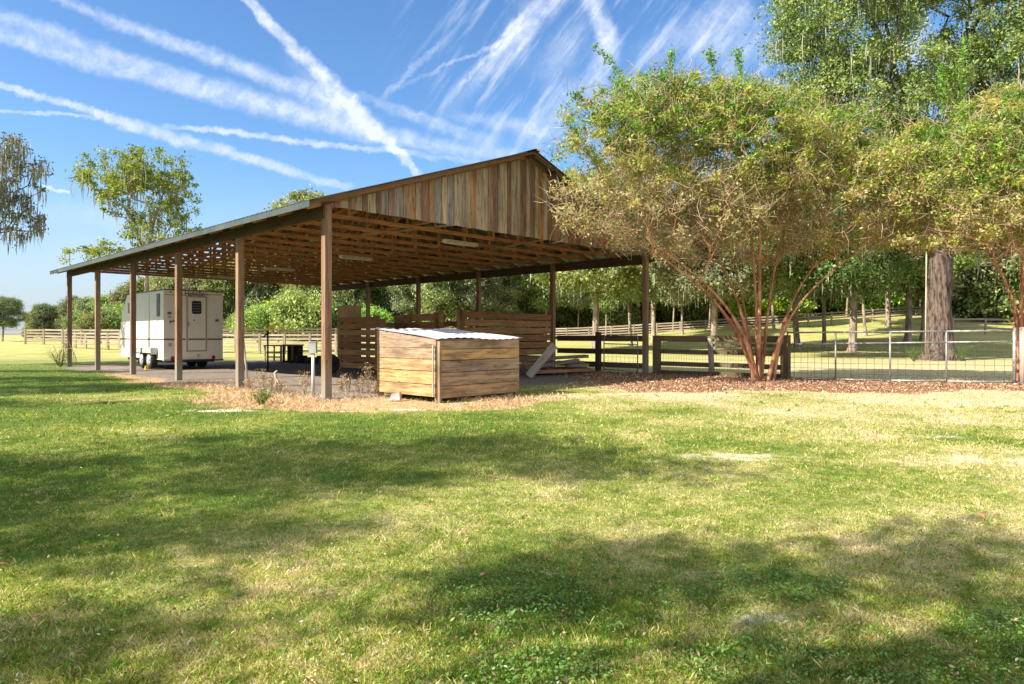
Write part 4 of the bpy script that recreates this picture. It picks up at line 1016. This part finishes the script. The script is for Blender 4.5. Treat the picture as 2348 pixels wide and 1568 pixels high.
# ------------------------------------------------------------------ oaks
OAK_PAL = [(.045, .085, .028), (.075, .12, .04), (.12, .165, .06), (.17, .20, .09), (.20, .24, .08)]
MOSS = (.30, .30, .24)
def oak(name, label, base, ells, stems, n_t, n_leaf, n_moss, rtip=.012, size=(.10, .2), spread=.42, pal=OAK_PAL, bark_=None, moss_len=(.4, 1.6), cat='tree', group=None, leafm=None, mossw=.05, moss_zmax=None, flare=.35, step=.8, pipe=2.25, trunk_r=0, trunk_z=0):
    T = thing(name, label, cat, base, group); b = np.array(base, float)
    P = env(ells, n_t, .4)
    pos, par = skeleton(stems, P, step, .32, .06); r, kids = radii(pos, par, rtip, pipe)
    if trunk_r:
        lowm = pos[:, 2] < trunk_z; r[lowm] = np.maximum(r[lowm], trunk_r)
    V, Fc = tree_tubes(pos, par, r, flare, b[2]); link('trunk', np_mesh('trunk', V-b, Fc, 4, bark_ or M_oakbark, smooth=True), T)
    tips = pos[(kids == 0) | (r < rtip*1.7)]
    if n_leaf:
        V, i, c = foliage(tips, n_leaf, spread, size, pal, .55, .3, clump=.55); link('crown', np_mesh('crown', V-b, i, 4, leafm or M_oakleaf, c), T)
    if n_moss:
        mp = pos[(r < rtip*5)]
        if moss_zmax: mp = mp[mp[:, 2] < moss_zmax]
        V, i, c = strands(mp, n_moss, moss_len[0], moss_len[1], mossw, MOSS, spread*.7); link('moss', np_mesh('moss', V-b, i, 4, M_moss, c), T)['kind'] = 'stuff'
    return T
ob = np.array([22.4, 34.9, 0.])
st = [poly(ob-UP*.3, ob+np.array([.1, 0, 6.5]), 26, (.0, 0, 0))+[at(2125, 35, 350), at(2085, 35, 240), at(2045, 35, 150), at(1990, 34.5, 20), at(1960, 34, -90)],
      poly(ob+np.array([.1, 0, 6.3]), at(2330, 36, 200), 8, (-.5, 0, .8)), poly(ob+np.array([0, 0, 5.6]), at(1900, 33, 330), 8, (.4, 0, .9)),
      poly(ob+np.array([.1, .1, 6.8]), at(2250, 38, 20), 8, (-.3, 0, .4)), poly(at(2085, 35, 240), at(1850, 33.5, 140), 6, (0, 0, .5)), poly(ob+np.array([0, 0, 6.]), at(2080, 39, 420), 6, (0, 0, .4))]
oak('live_oak', 'huge live oak with broad furrowed trunk behind the pipe gate', tuple(ob),
    [(17.0, 34.0, 17.6, 3.4, 4.5, 3.6), (18.3, 34, 13.2, 4.0, 4.5, 2.6), (27.5, 35, 16.5, 4.6, 5, 4.6), (24.0, 37, 10.6, 5.5, 4, 2.6), (22, 36, 22.0, 6, 5, 2.4), (16.8, 36, 9.3, 4.0, 3, 3.2), (13.8, 37, 8.2, 2.6, 3, 2.8), (26.5, 35.5, 9.0, 4.6, 3.5, 3.2), (21.5, 37.5, 8.8, 3.4, 2.5, 2.6)], st, 2300, 330000, 3200, .016, (.10, .20), .42, flare=.8, trunk_r=.53, trunk_z=6.0, pal=[(.06, .12, .03), (.13, .21, .05), (.22, .30, .085), (.30, .37, .12), (.38, .43, .14)], moss_len=(.5, 2.2), pipe=2.1)
# left tree standing behind the barn roof
lb = np.array([-25.2, 45.5, 0.2])
st = [poly(lb-UP*.4, lb+np.array([.2, 0, 6.0]), 8, (.1, 0, 0)), poly(lb+np.array([.2, 0, 5.6]), lb+np.array([-3.0, 0, 12.0]), 7, (.5, 0, .3)), poly(lb+np.array([.2, 0, 5.8]), lb+np.array([1.8, .5, 12.4]), 7, (-.3, 0, .3)), poly(lb+np.array([.2, 0, 5.4]), lb+np.array([3.6, 0, 9.6]), 6, (-.4, 0, .6)),
      poly(lb+np.array([.2, 0, 4.6]), lb+np.array([-3.5, 0, 6.9]), 6, (.2, 0, .2))]
YP = [(.10, .15, .03), (.20, .27, .045), (.30, .36, .055), (.42, .42, .07)]
oak('shade_tree', 'yellow green tree with open crown rising behind the left roof end', tuple(lb),
    [(-27.2, 45.5, 12.3, 2.5, 2.6, 1.5), (-24.6, 45.5, 12.6, 2.5, 2.6, 1.4), (-23.0, 45.5, 10.8, 1.3, 1.8, 1.9), (-25.4, 45.5, 10.7, 2.9, 2.6, 1.9), (-28.6, 45, 6.7, 1.9, 1.2, .7), (-23.6, 45.5, 8.2, 2.6, 1.8, 1.3), (-25.8, 45, 7.5, 1.8, 1.4, .9)], st, 420, 17000, 500, .016, (.12, .24), .22, pal=YP, moss_len=(.5, 1.9), bark_=M_palebark, mossw=.06)
# left edge tree with moss
eb = np.array([-25.3, 27.5, 0.])
st = [poly(eb-UP*.3, eb+np.array([.5, 0, 5.0]), 7, (0, 0, 0)), poly(eb+np.array([.5, 0, 4.6]), eb+np.array([3.6, -.3, 8.6]), 7, (-.3, 0, .5)), poly(eb+np.array([.5, 0, 4.8]), eb+np.array([2.4, .3, 10.2]), 7, (0, 0, .3)), poly(eb+np.array([.5, 0, 4.4]), eb+np.array([4.2, 0, 6.4]), 6, (0, 0, .9)), poly(eb+np.array([.5, 0, 4.8]), eb+np.array([-2, .3, 9]), 7, (0, 0, .3))]
oak('mossy_oak', 'sparse grey oak draped in hanging moss at the left edge', tuple(eb),
    [(-21.5, 27.3, 8.2, 1.9, 2.4, 1.5), (-22.4, 27.4, 6.3, 2.8, 2.4, 1.4), (-22.2, 27.2, 9.6, 1.0, 1.4, .6), (-26.5, 27.5, 8.5, 3, 3, 2.5)], st, 620, 17000, 4600, .013, (.07, .15), .17, pal=[(.10, .095, .065), (.17, .16, .11), (.20, .21, .10)], moss_len=(.2, 1.0), mossw=.06)

# small leafy weeds and dead plants ---------------------------------------
def weed_plant(name, label, base, h, n, col, spread, dry=False, group=None):
    b = np.array(base, float); T = thing(name, label, 'weed', base, group); m = MB(); pts = []
    for k in range(n):
        th = random.uniform(0, 6.28); q = b+np.array([math.cos(th)*spread*random.random(), math.sin(th)*spread*random.random()*.6, h*random.uniform(.5, 1)])
        pl_ = poly(b+np.array([math.cos(th)*.03, math.sin(th)*.03, -.02]), q, 5, (random.gauss(0, .03), random.gauss(0, .03), .03)); m.tube(pl_, [.006, .006, .005, .004, .003], 4, False); pts += pl_[2:]
    m.build('stems', M_twig if dry else M_grass, T)
    if not dry:
        me = T.children[0].data; a = me.attributes.new('col', 'FLOAT_COLOR', 'POINT'); a.data.foreach_set('color', np.tile((*col, 1), len(me.vertices)).astype(np.float32))
    V, i, c = foliage(np.array(pts), n*22, .05, (.03, .06), [tuple(v*.7 for v in col), col], .35)
    link('leaves', np_mesh('leaves', V-b, i, 4, M_dryleaf if dry else M_grass, c), T)
weed_plant('weed_clump', 'green weed clump beside the sandy patch on the lawn', at(600, 12.4, z=0), .3, 26, (.22, .27, .07), .38)
weed_plant('weed_clump', 'green weed clump at the foot of the big oak left side', at(2095, 33.5, z=0), .7, 30, (.14, .22, .05), .7)
weed_plant('weed_clump', 'green weed clump at the foot of the big oak right side', at(2205, 33.6, z=0), .9, 30, (.12, .22, .05), .8)
weed_plant('weed_clump', 'leggy weeds growing round the farthest left post', bp(LEN-.1, -.35), .9, 34, (.14, .17, .05), .7)
for k, (x, Y, h_) in enumerate(((785, 15.6, .35), (798, 15.4, .42), (826, 15.0, .42), (843, 14.9, .62), (858, 14.8, .34), (600, 16.0, .5), (622, 15.6, .36), (700, 14.7, .5), (640, 15.0, .3), (575, 16.2, .3))):
    weed_plant('dead_weed', 'dead tan weed standing in the straw by the near posts', at(x, Y, z=0), h_, 9, (.50, .34, .20), .16, True, 'dead weeds by the near posts')

# ------------------------------------------------------------------ background trees (shared meshes)
def proto(kind):
    if kind == 'oak':
        st = [poly((0, 0, -.5), (.2, 0, 4.2), 6, (.1, 0, 0)), poly((.2, 0, 4), (-2.6, .4, 8), 5, (.2, 0, .5)), poly((.2, 0, 4), (2.4, -.6, 8.4), 5, (-.2, 0, .5)), poly((.2, 0, 4.1), (0, 1.6, 9.5), 5, (0, 0, .2)), poly((.2, 0, 3.8), (0, -2.5, 6.5), 5, (0, 0, .5))]
        T = oak('background_oak', 'x', (0, 0, 0), [(0, 0, 10, 4.6, 4.4, 2.6), (-2.6, 0, 7.0, 2.8, 2.6, 1.9), (2.6, .4, 7.2, 2.8, 2.6, 1.9), (0, -1.5, 5.6, 3, 2.2, 1.2), (.5, 1.6, 5.0, 3.4, 2.4, 1.1)], st, 480, 42000, 1400, .02, (.16, .32), .5, pal=[(.10, .17, .05), (.18, .26, .08), (.28, .34, .13), (.38, .42, .18)], moss_len=(.3, 1.2), mossw=.08, bark_=M_palebark, leafm=M_bgleaf, pipe=2.2)
    elif kind == 'tall':
        st = [poly((0, 0, -.5), (.3, 0, 12), 9, (.2, 0, 0))]
        T = oak('background_oak', 'x', (0, 0, 0), [(0, 0, 12.5, 3.4, 3.4, 3.2), (.3, .4, 8.5, 3.4, 3.2, 2.2), (0, 0, 5.6, 2.4, 2.2, 1.2)], st, 340, 32000, 900, .016, (.2, .4), .5, pal=[(.10, .16, .05), (.18, .25, .08), (.30, .34, .15), (.42, .42, .24)], moss_len=(.3, 1.4), mossw=.09, bark_=M_palebark, leafm=M_bgleaf)
    elif kind == 'bush':
        st = [poly((0, 0, -.3), (.1, 0, 1.6), 4, (.0, 0, 0)), poly((0, 0, .3), (-1.2, .2, 2), 4, (0, 0, .2)), poly((0, 0, .3), (1.2, -.3, 2), 4, (0, 0, .2))]
        T = oak('green_shrub', 'x', (0, 0, 0), [(0, 0, 2.4, 2.5, 2.2, 1.6), (-1.2, 0, 1.4, 1.8, 1.6, 1.2), (1.3, 0, 1.5, 1.7, 1.6, 1.2)], st, 160, 15000, 0, .015, (.16, .34), .38, pal=[(.10, .22, .03), (.20, .35, .04), (.33, .45, .07), (.44, .50, .10)], leafm=M_bgleaf, flare=0)
    elif kind == 'edge':      # wood edge tree leafy to the ground
        st = [poly((0, 0, -.5), (.2, 0, 9), 7, (.2, 0, 0))]
        T = oak('wood_edge_tree', 'x', (0, 0, 0), [(0, 0, 10, 3.8, 3.4, 3.4), (-.8, 0, 5.5, 3.8, 3.0, 2.8), (1, 0, 2.4, 3.4, 2.6, 2.2)], st, 300, 34000, 700, .016, (.24, .5), .6, pal=[(.06, .12, .035), (.15, .21, .06), (.28, .33, .12), (.42, .43, .20)], moss_len=(.4, 1.5), mossw=.12, leafm=M_bgleaf)
    return T
protos = {k: proto(k) for k in ('oak', 'tall', 'bush', 'edge')}
usedp = {}
def place(kind, x, y, s, rz, name, label, cat, group, sz=None):
    src = protos[kind]
    if kind not in usedp: o = src; usedp[kind] = 1; kids = list(src.children)
    else:
        o = src.copy(); C.objects.link(o)
        for ch in usedp[kind+'_k']:
            c = ch.copy(); C.objects.link(c); c.parent = o
    if kind+'_k' not in usedp: usedp[kind+'_k'] = list(src.children)
    o.name = name; o.location = (x, y, float(ground_z(x, y))-.05); o.rotation_euler = (0, 0, rz); o.scale = (s, s, sz or s)
    o['label'] = label; o['category'] = cat; o['group'] = group
    return o
pas = [('oak', 1360, 52, 1.1, 'mossy oak with thick pale trunk seen right of the second right barn post'), ('tall', 1447, 60, .95, 'slim mossy oak just left of the right corner barn post'),
       ('tall', 1565, 78, .85, 'dark trunked oak far off beyond the board fence'), ('oak', 1632, 46, .95, 'straight grey trunked oak left of the crape myrtle stems'),
       ('oak', 1830, 50, 1.0, 'slender dark trunked oak right of the crape myrtle stems'), ('tall', 1890, 50, .95, 'tall pale trunked oak in front of the pasture fence'),
       ('oak', 1950, 45, 1.05, 'stout oak casting shade on the pasture fence'), ('tall', 1985, 62, .95, 'pinkish trunked oak right of the stout pasture oak'), ('oak', 2036, 70, 1.1, 'small dark oak at the pasture fence rise'),
       ('oak', 2078, 54, 1.1, 'dark trunked oak just left of the huge live oak'), ('tall', 1775, 74, .9, 'distant oak between the crape myrtle stems'), ('oak', 1500, 68, 1.1, 'distant oak right of the corner barn post'), ('tall', 2112, 54, .9, 'pale mossy trunk behind the left of the huge live oak')]
for k, (kd, x, Y, s, lb_) in enumerate(pas):
    p = at(x, Y); place(kd, p[0], p[1], s, k*2.1, 'pasture_oak', lb_, 'tree', 'mossy oaks on the pasture')
G1 = 'bright shrubs at the foot of the wood'
for k, (x, Y, s) in enumerate(((600, 84, 1.1), (690, 82, 1.5), (740, 84, 1.2), (560, 88, .9), (650, 86, 1.25), (1030, 88, 1.5), (1000, 90, 1.0), (850, 90, 1.1), (1160, 92, 1.0), (1760, 88, 1.7), (1735, 86, 1.3), (1990, 92, 1.8), (190, 96, .9), (230, 92, 1.0), (265, 94, 1.2), (1420, 92, 1.1))):
    p = at(x, Y); place('bush', p[0], p[1], s, k*1.7, 'green_shrub', 'bright green leafy shrub at the edge of the far wood', 'shrub', G1)
G2 = 'trees along the edge of the far wood'
for k in range(44):
    x = 505+k*44+random.uniform(-14, 14); Y = random.uniform(94, 104)
    s = random.uniform(.8, 1.05)*(1.15 if x > 1250 else .92)
    p = at(x, Y); place('edge', p[0], p[1], s, random.uniform(0, 6.28), 'wood_edge_tree', 'mossy grey green tree in the edge of the far wood', 'tree', G2, s*random.uniform(.9, 1.1))
for k, (x, Y, s, sz) in enumerate(((2215, 76, 1.1, 1.0), (2290, 74, 1.15, 1.05), (2350, 72, 1.2, 1.1), (2250, 82, 1.1, 1.2), (2330, 82, 1.2, 1.3), (2420, 70, 1.2, 1.2), (2480, 74, 1.3, 1.4))):
    p = at(x, Y); place('edge', p[0], p[1], s, k*1.3, 'wood_edge_tree', 'dark mossy tree behind the right hand paddock rails', 'tree', 'dark trees behind the right paddock')
for k, (x, Y, s, sz) in enumerate(((100, 110, .45, .42), (140, 112, .5, .4), (75, 115, .4, .34), (170, 108, .5, .5), (205, 106, .55, .48), (240, 106, .6, .5), (290, 104, .6, .6), (330, 106, .7, .7), (380, 104, .7, .75), (430, 102, .8, .8), (480, 100, .85, .85))):
    p = at(x, Y); place('edge', p[0], p[1], s, k*2.3, 'far_tree', 'small hazy tree on the low far tree line at left', 'tree', 'low far trees at left', sz)
place('oak', *at(5, 78)[:2], .42, .5, 'field_tree', 'small round bare-looking tree by the field at the left edge', 'tree', 'field trees')
place('tall', *at(702, 96)[:2], 1.33, .5, 'tall_tree', 'tall tree whose top shows above the roof near the gable', 'tree', 'tall trees behind the barn')
place('tall', *at(672, 100)[:2], 1.25, 1.5, 'tall_tree', 'second tall tree top just left of the gable corner', 'tree', 'tall trees behind the barn')

for k in range(16):
    x = 930+k*78+random.uniform(-20, 20); p = at(x, random.uniform(84, 92)); place('tall', p[0], p[1], random.uniform(.7, .95), random.uniform(0, 6.28), 'woodland_oak', 'slender pale trunked oak in front of the far wood', 'tree', 'slender oaks in front of the far wood', random.uniform(.8, 1.1))
# the mass of the wood behind the edge trees
def woods():
    V = []; I = []; Cc = []; cnt = 0
    n = 90000
    x_ = RNG.uniform(520, 2900, n); Y = RNG.uniform(104, 120, n); X = (x_-CX)/F*Y
    top = 9.5+3.5*vnoise(X*.12, Y*.05, 3)+3*vnoise(X*.5, 0*X, 8)+np.where(x_ > 1250, 2.5, 0)
    z = ground_z(X, Y)+top*RNG.random(n)**.8
    k = vnoise(X*.35, z*.35, 21); pal = np.array([(.03, .06, .02), (.06, .10, .03), (.13, .17, .05), (.20, .22, .09)])
    f = np.clip(k*1.1+RNG.normal(0, .18, n), 0, .999)*3; j = f.astype(int); fr = (f-j)[:, None]; col = pal[j]*(1-fr)+pal[np.minimum(j+1, 3)]*fr
    return leaf_quads(np.stack([X, Y, z], 1), RNG.uniform(.4, .8, n), col, .6, .2)
V, I, Cc = woods()
o = link('far_woods', np_mesh('far_woods', V, I, 4, M_oakleaf, Cc*1.5)); tag(o, 'dense dark far wood filling the view behind the pasture', 'woods', kind='stuff')

# tall pale pole beside the big oak
m = MB(); b_ = at(2122, 33.0, z=0); m.tube([b_+UP*.0, b_+np.array([.02, 0, 2.6]), b_+np.array([.05, 0, 5.3])], .03, 8); m.solo('pale_pole', M_grey, 'tall thin pale pole standing against the huge oak trunk', 'pole')

# shade trees outside the view, behind and left of the camera: they cast the bands on the lawn
AZ = (0.88, 0.475); EL = math.radians(40)
def shade_for(gx, gy, h):   # crown centre whose shadow falls at (gx, gy)
    L = h/math.tan(EL); return gx-AZ[0]*L, gy-AZ[1]*L
def shade_tree(k, spots, trunk, name='shade_oak'):
    ells = []
    for gx, gy, h, r, rz_ in spots:
        x, y = shade_for(gx, gy, h); ells.append((x, y, h, r[0], r[1], rz_))
    b = np.array([trunk[0], trunk[1], 0.]); ze = min(e[2]-e[5] for e in ells)*.75
    st = [poly(b-UP*.3, b+UP*ze, 6, (.1, 0, 0))]+[poly(b+UP*(ze-.3), np.array(e[:3]), 6, (0, 0, .5)) for e in ells]
    oak(name, SH[k], tuple(b), ells, st, [110, 50, 150][k], [1500, 520, 2600][k]*len(spots), 200, .011, (.12, .24), .34, flare=.2)
SH = ['spreading oak left of the camera shading the middle lawn', 'oak behind the camera shading the near lawn', 'oak off to the left shading the lawn before the posts']
shade_tree(0, [(-4.2, 6.0, 9.5, (1.9, 1.3), 1.0), (-1.2, 7.4, 9.8, (2.1, 1.0), .8), (1.0, 6.7, 9.4, (1.2, .55), .6), (-3.6, 8.4, 10, (1.0, .35), .4), (-1.2, 6.2, 9.2, (1.5, .7), .6)], (-10.5, 1.5))
shade_tree(1, [(-2.2, 4.4, 8.4, (1.0, .22), .3), (.6, 3.7, 8.2, (.7, .26), .3), (2.3, 3.9, 8.4, (.8, .22), .25), (1.5, 2.6, 7.8, (.6, .2), .2), (-2.3, 2.8, 7.6, (.7, .2), .3)], (-7.0, -1.5))
shade_tree(2, [(-12.0, 16.0, 11, (3.0, 1.6), 1.2), (-15.0, 19.5, 11.5, (3.5, 1.2), 1.2), (-10, 13.0, 10.5, (2.2, .6), .8), (-17, 24, 12, (3.5, 1.0), 1.0), (-9.6, 17.6, 10.5, (2, .9), .8)], (-24, 10.0))

# ================================================================== SKY, SUN
def world():
    w = bpy.data.worlds.new('World'); sc.world = w; w.use_nodes = True; t = NT(w.node_tree); bg = t.n['Background']
    sky = t.n.new('ShaderNodeTexSky'); sky.sky_type = 'NISHITA'; sky.sun_disc = False; sky.sun_elevation = EL
    sky.sun_rotation = math.atan2(-AZ[0], -AZ[1]) % (2*math.pi); sky.air_density = 1.0; sky.dust_density = .6; sky.ozone_density = 2.2
    hs = t.n.new('ShaderNodeHueSaturation'); hs.inputs['Saturation'].default_value = 1.18; hs.inputs['Value'].default_value = 1.0; t.l.new(sky.outputs[0], hs.inputs['Color'])
    g = t.n.new('ShaderNodeTexCoord').outputs['Generated']; s = t.sep(g)
    yy = t.math('MAXIMUM', s[1], .02); u = t.math('DIVIDE', s[0], yy); v = t.math('DIVIDE', s[2], yy)
    front = t.mapr(s[1], .05, .25)
    P = t.comb(u, v, 0)
    w1 = t.noise(P, 14, 4, .65, col=True); w2 = t.noise(P, 60, 3, .6, col=True)
    def addn(P, nz, amp):
        a = t.n.new('ShaderNodeVectorMath'); a.operation = 'SUBTRACT'; t.l.new(nz, a.inputs[0]); a.inputs[1].default_value = (.5, .5, .5)
        b = t.n.new('ShaderNodeVectorMath'); b.operation = 'MULTIPLY_ADD'; t.l.new(a.outputs[0], b.inputs[0]); b.inputs[1].default_value = (amp, amp, 0); t.l.new(P, b.inputs[2]); return b.outputs[0]
    Pw = addn(addn(P, w1, .024), w2, .013); q = t.sep(Pw); qu, qv = q[0], q[1]
    tex = t.mapr(t.noise(Pw, 34, 6, .7), .32, .66, .42, 1.05)
    tot = None
    def seg(x0, y0, x1, y1, wa, wb, k0, k1, cap0=.05, cap1=.05, core=.2):
        nonlocal tot
        a = np.array([(x0-CX)/F, (HY-y0)/F]); b = np.array([(x1-CX)/F, (HY-y1)/F]); d = b-a; L = np.linalg.norm(d); d /= L
        du = t.math('SUBTRACT', qu, float(a[0])); dv = t.math('SUBTRACT', qv, float(a[1]))
        tt = t.math('ADD', t.math('MULTIPLY', du, float(d[0]/L)), t.math('MULTIPLY', dv, float(d[1]/L)))
        ds = t.math('ABSOLUTE', t.math('SUBTRACT', t.math('MULTIPLY', du, float(d[1])), t.math('MULTIPLY', dv, float(d[0]))))
        ww = t.mapr(tt, 0, 1, wa*.85/F, wb*.85/F, False)
        f = t.mapr(t.math('DIVIDE', ds, ww), core, 1.0, 1, 0)
        e = t.math('MULTIPLY', t.mapr(tt, -cap0, cap0), t.mapr(tt, 1-cap1, 1+cap1, 1, 0))
        f = t.math('MULTIPLY', t.math('MULTIPLY', f, e), t.mapr(tt, 0, 1, k0, k1, False))
        tot = f if tot is None else t.math('ADD', tot, f)
    S = seg
    S(545, -20, 798, 235, 17, 34, .85, .8, .02, .02); S(798, 235, 965, 402, 36, 15, .85, .8, .02, .06)
    S(640, 110, 800, 250, 40, 46, .0, .45, .05, .05)
    S(-150, -10, 465, 193, 40, 30, .5, .55, .02, .02, 0); S(-150, 40, 465, 215, 36, 30, .6, .6, .02, .02, 0); S(465, 204, 874, 308, 46, 42, .72, .7, .02, .02, 0); S(874, 308, 1240, 375, 34, 30, .65, .35, .02, .1, 0)
    S(100, -15, 383, 93, 20, 30, .4, .6, .1, .02, 0); S(383, 93, 711, 213, 30, 40, .6, .65, .02, .02, 0); S(711, 213, 860, 290, 44, 40, .65, .5, .02, .1, 0)
    S(-100, 160, 219, 257, 14, 18, .6, .75, .02, .02); S(219, 257, 383, 312, 20, 24, .75, .75, .02, .02); S(383, 312, 656, 383, 22, 20, .75, .6, .02, .02); S(656, 383, 804, 434, 20, 14, .6, .4, .02, .1)
    S(-100, 240, 219, 271, 8, 8, .45, .5); S(372, 290, 492, 298, 9, 12, .4, .7, .1, .02); S(492, 298, 902, 347, 12, 12, .7, .6, .02, .02); S(902, 347, 1093, 368, 12, 9, .5, .2)
    S(96, 424, 158, 444, 5, 6, .9, .8, .08, .08)
    S(800, 215, 957, 268, 14, 24, .1, .45); S(957, 268, 1150, 335, 24, 26, .45, .2, .02, .2)
    S(1040, 266, 1270, 300, 22, 40, .25, .4, .2, .2, 0)
    # cirrus fans
    S(1290, -20, 1050, 225, 52, 40, .5, .3, .02, .25, 0); S(1230, 0, 1170, 130, 60, 70, .3, .35, .1, .3, 0); S(1190, 40, 1035, 225, 12, 8, .55, .3, .1, .2); S(1160, 90, 905, 205, 9, 8, .5, .1, .1, .2)
    S(1010, 95, 880, 225, 14, 10, .3, .25, .2, .2); S(1345, -20, 1400, 90, 36, 44, .45, .75, .02, .1, 0); S(1400, 80, 1360, 220, 50, 60, .75, .5, .1, .3, 0)
    S(1250, 180, 1330, 60, 90, 60, .3, .3, .3, .3, 0); S(1480, 120, 1720, 20, 60, 90, .25, .5, .3, .1, 0); S(1600, 120, 1760, 110, 80, 70, .4, .3, .3, .2, 0); S(1200, 330, 1330, 200, 80, 60, .35, .35, .2, .2, 0)
    S(120, 600, 330, 520, 90, 60, .12, .08, .3, .3, 0); S(60, 480, 300, 500, 60, 50, .1, .3, .3, .3, 0); S(2050, 90, 2200, 160, 110, 110, .5, .5, .3, .3, 0)
    # streak texture running up to the right
    st_ = t.noise(t.comb(t.math('ADD', t.math('MULTIPLY', u, 26), t.math('MULTIPLY', v, -19)), t.math('ADD', t.math('MULTIPLY', u, 2.6), t.math('MULTIPLY', v, 3.6)), 0), 1.6, 5, .6)
    reg = t.math('MULTIPLY', t.mapr(u, -.22, .0), t.mapr(v, .2, .36)); ci = t.math('MULTIPLY', t.mapr(st_, .46, .78, 0, .6), reg)
    tot = t.math('MULTIPLY', tot, tex); tot = t.math('ADD', tot, ci); tot = t.math('MULTIPLY', tot, front)
    hz = t.mapr(v, .0, .24, .08, 0); tot = t.math('ADD', tot, t.math('MULTIPLY', hz, front), clamp=True)
    # cloud brightness added out of view, overhead and behind the camera, as fill light
    sky_fill = t.math('MAXIMUM', t.mapr(s[2], .52, .72), t.mapr(s[1], .25, -.1)); sky_fill = t.math('MULTIPLY', sky_fill, t.mapr(t.noise(g, 3.2, 5, .6),   .25, .75, .8, 1.0))
    tot = t.math('ADD', tot, t.math('MULTIPLY', sky_fill, t.mapr(s[2], -.02, .1)), clamp=True)
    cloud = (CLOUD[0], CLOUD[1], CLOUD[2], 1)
    skyc = t.mix(1, hs.outputs[0], (.74, .80, .86, 1), 'MULTIPLY')
    skyc = t.mix(t.mapr(s[2], -.02, .24, .75, 0), skyc, (2.05, 2.35, 3.0, 1))
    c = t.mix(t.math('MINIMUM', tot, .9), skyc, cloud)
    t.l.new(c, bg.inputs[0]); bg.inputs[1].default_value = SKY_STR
    w.cycles.sampling_method = 'MANUAL'; w.cycles.sample_map_resolution = 512
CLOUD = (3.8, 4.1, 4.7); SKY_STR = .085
world()
sd = bpy.data.lights.new('sun', 'SUN'); sd.energy = 3.8; sd.angle = math.radians(.53); sd.color = (1, .93, .81)
so = bpy.data.objects.new('sun', sd); C.objects.link(so)
dirv = Vector((AZ[0]*math.cos(EL), AZ[1]*math.cos(EL), -math.sin(EL))); so.rotation_euler = dirv.to_track_quat('-Z', 'Y').to_euler(); so.location = (-20, -10, 20)

sc.view_settings.view_transform = 'Standard'; sc.view_settings.look = 'None'; sc.view_settings.exposure = 1.6; sc.view_settings.gamma = 1
sc.render.engine = 'CYCLES'
sc.cycles.max_bounces = 7; sc.cycles.diffuse_bounces = 4; sc.cycles.glossy_bounces = 2; sc.cycles.transmission_bounces = 3; sc.cycles.transparent_max_bounces = 4
sc.cycles.use_denoising = True; sc.cycles.denoising_input_passes = 'RGB_ALBEDO_NORMAL'; sc.cycles.denoising_prefilter = 'ACCURATE'; sc.cycles.caustics_reflective = False; sc.cycles.caustics_refractive = False
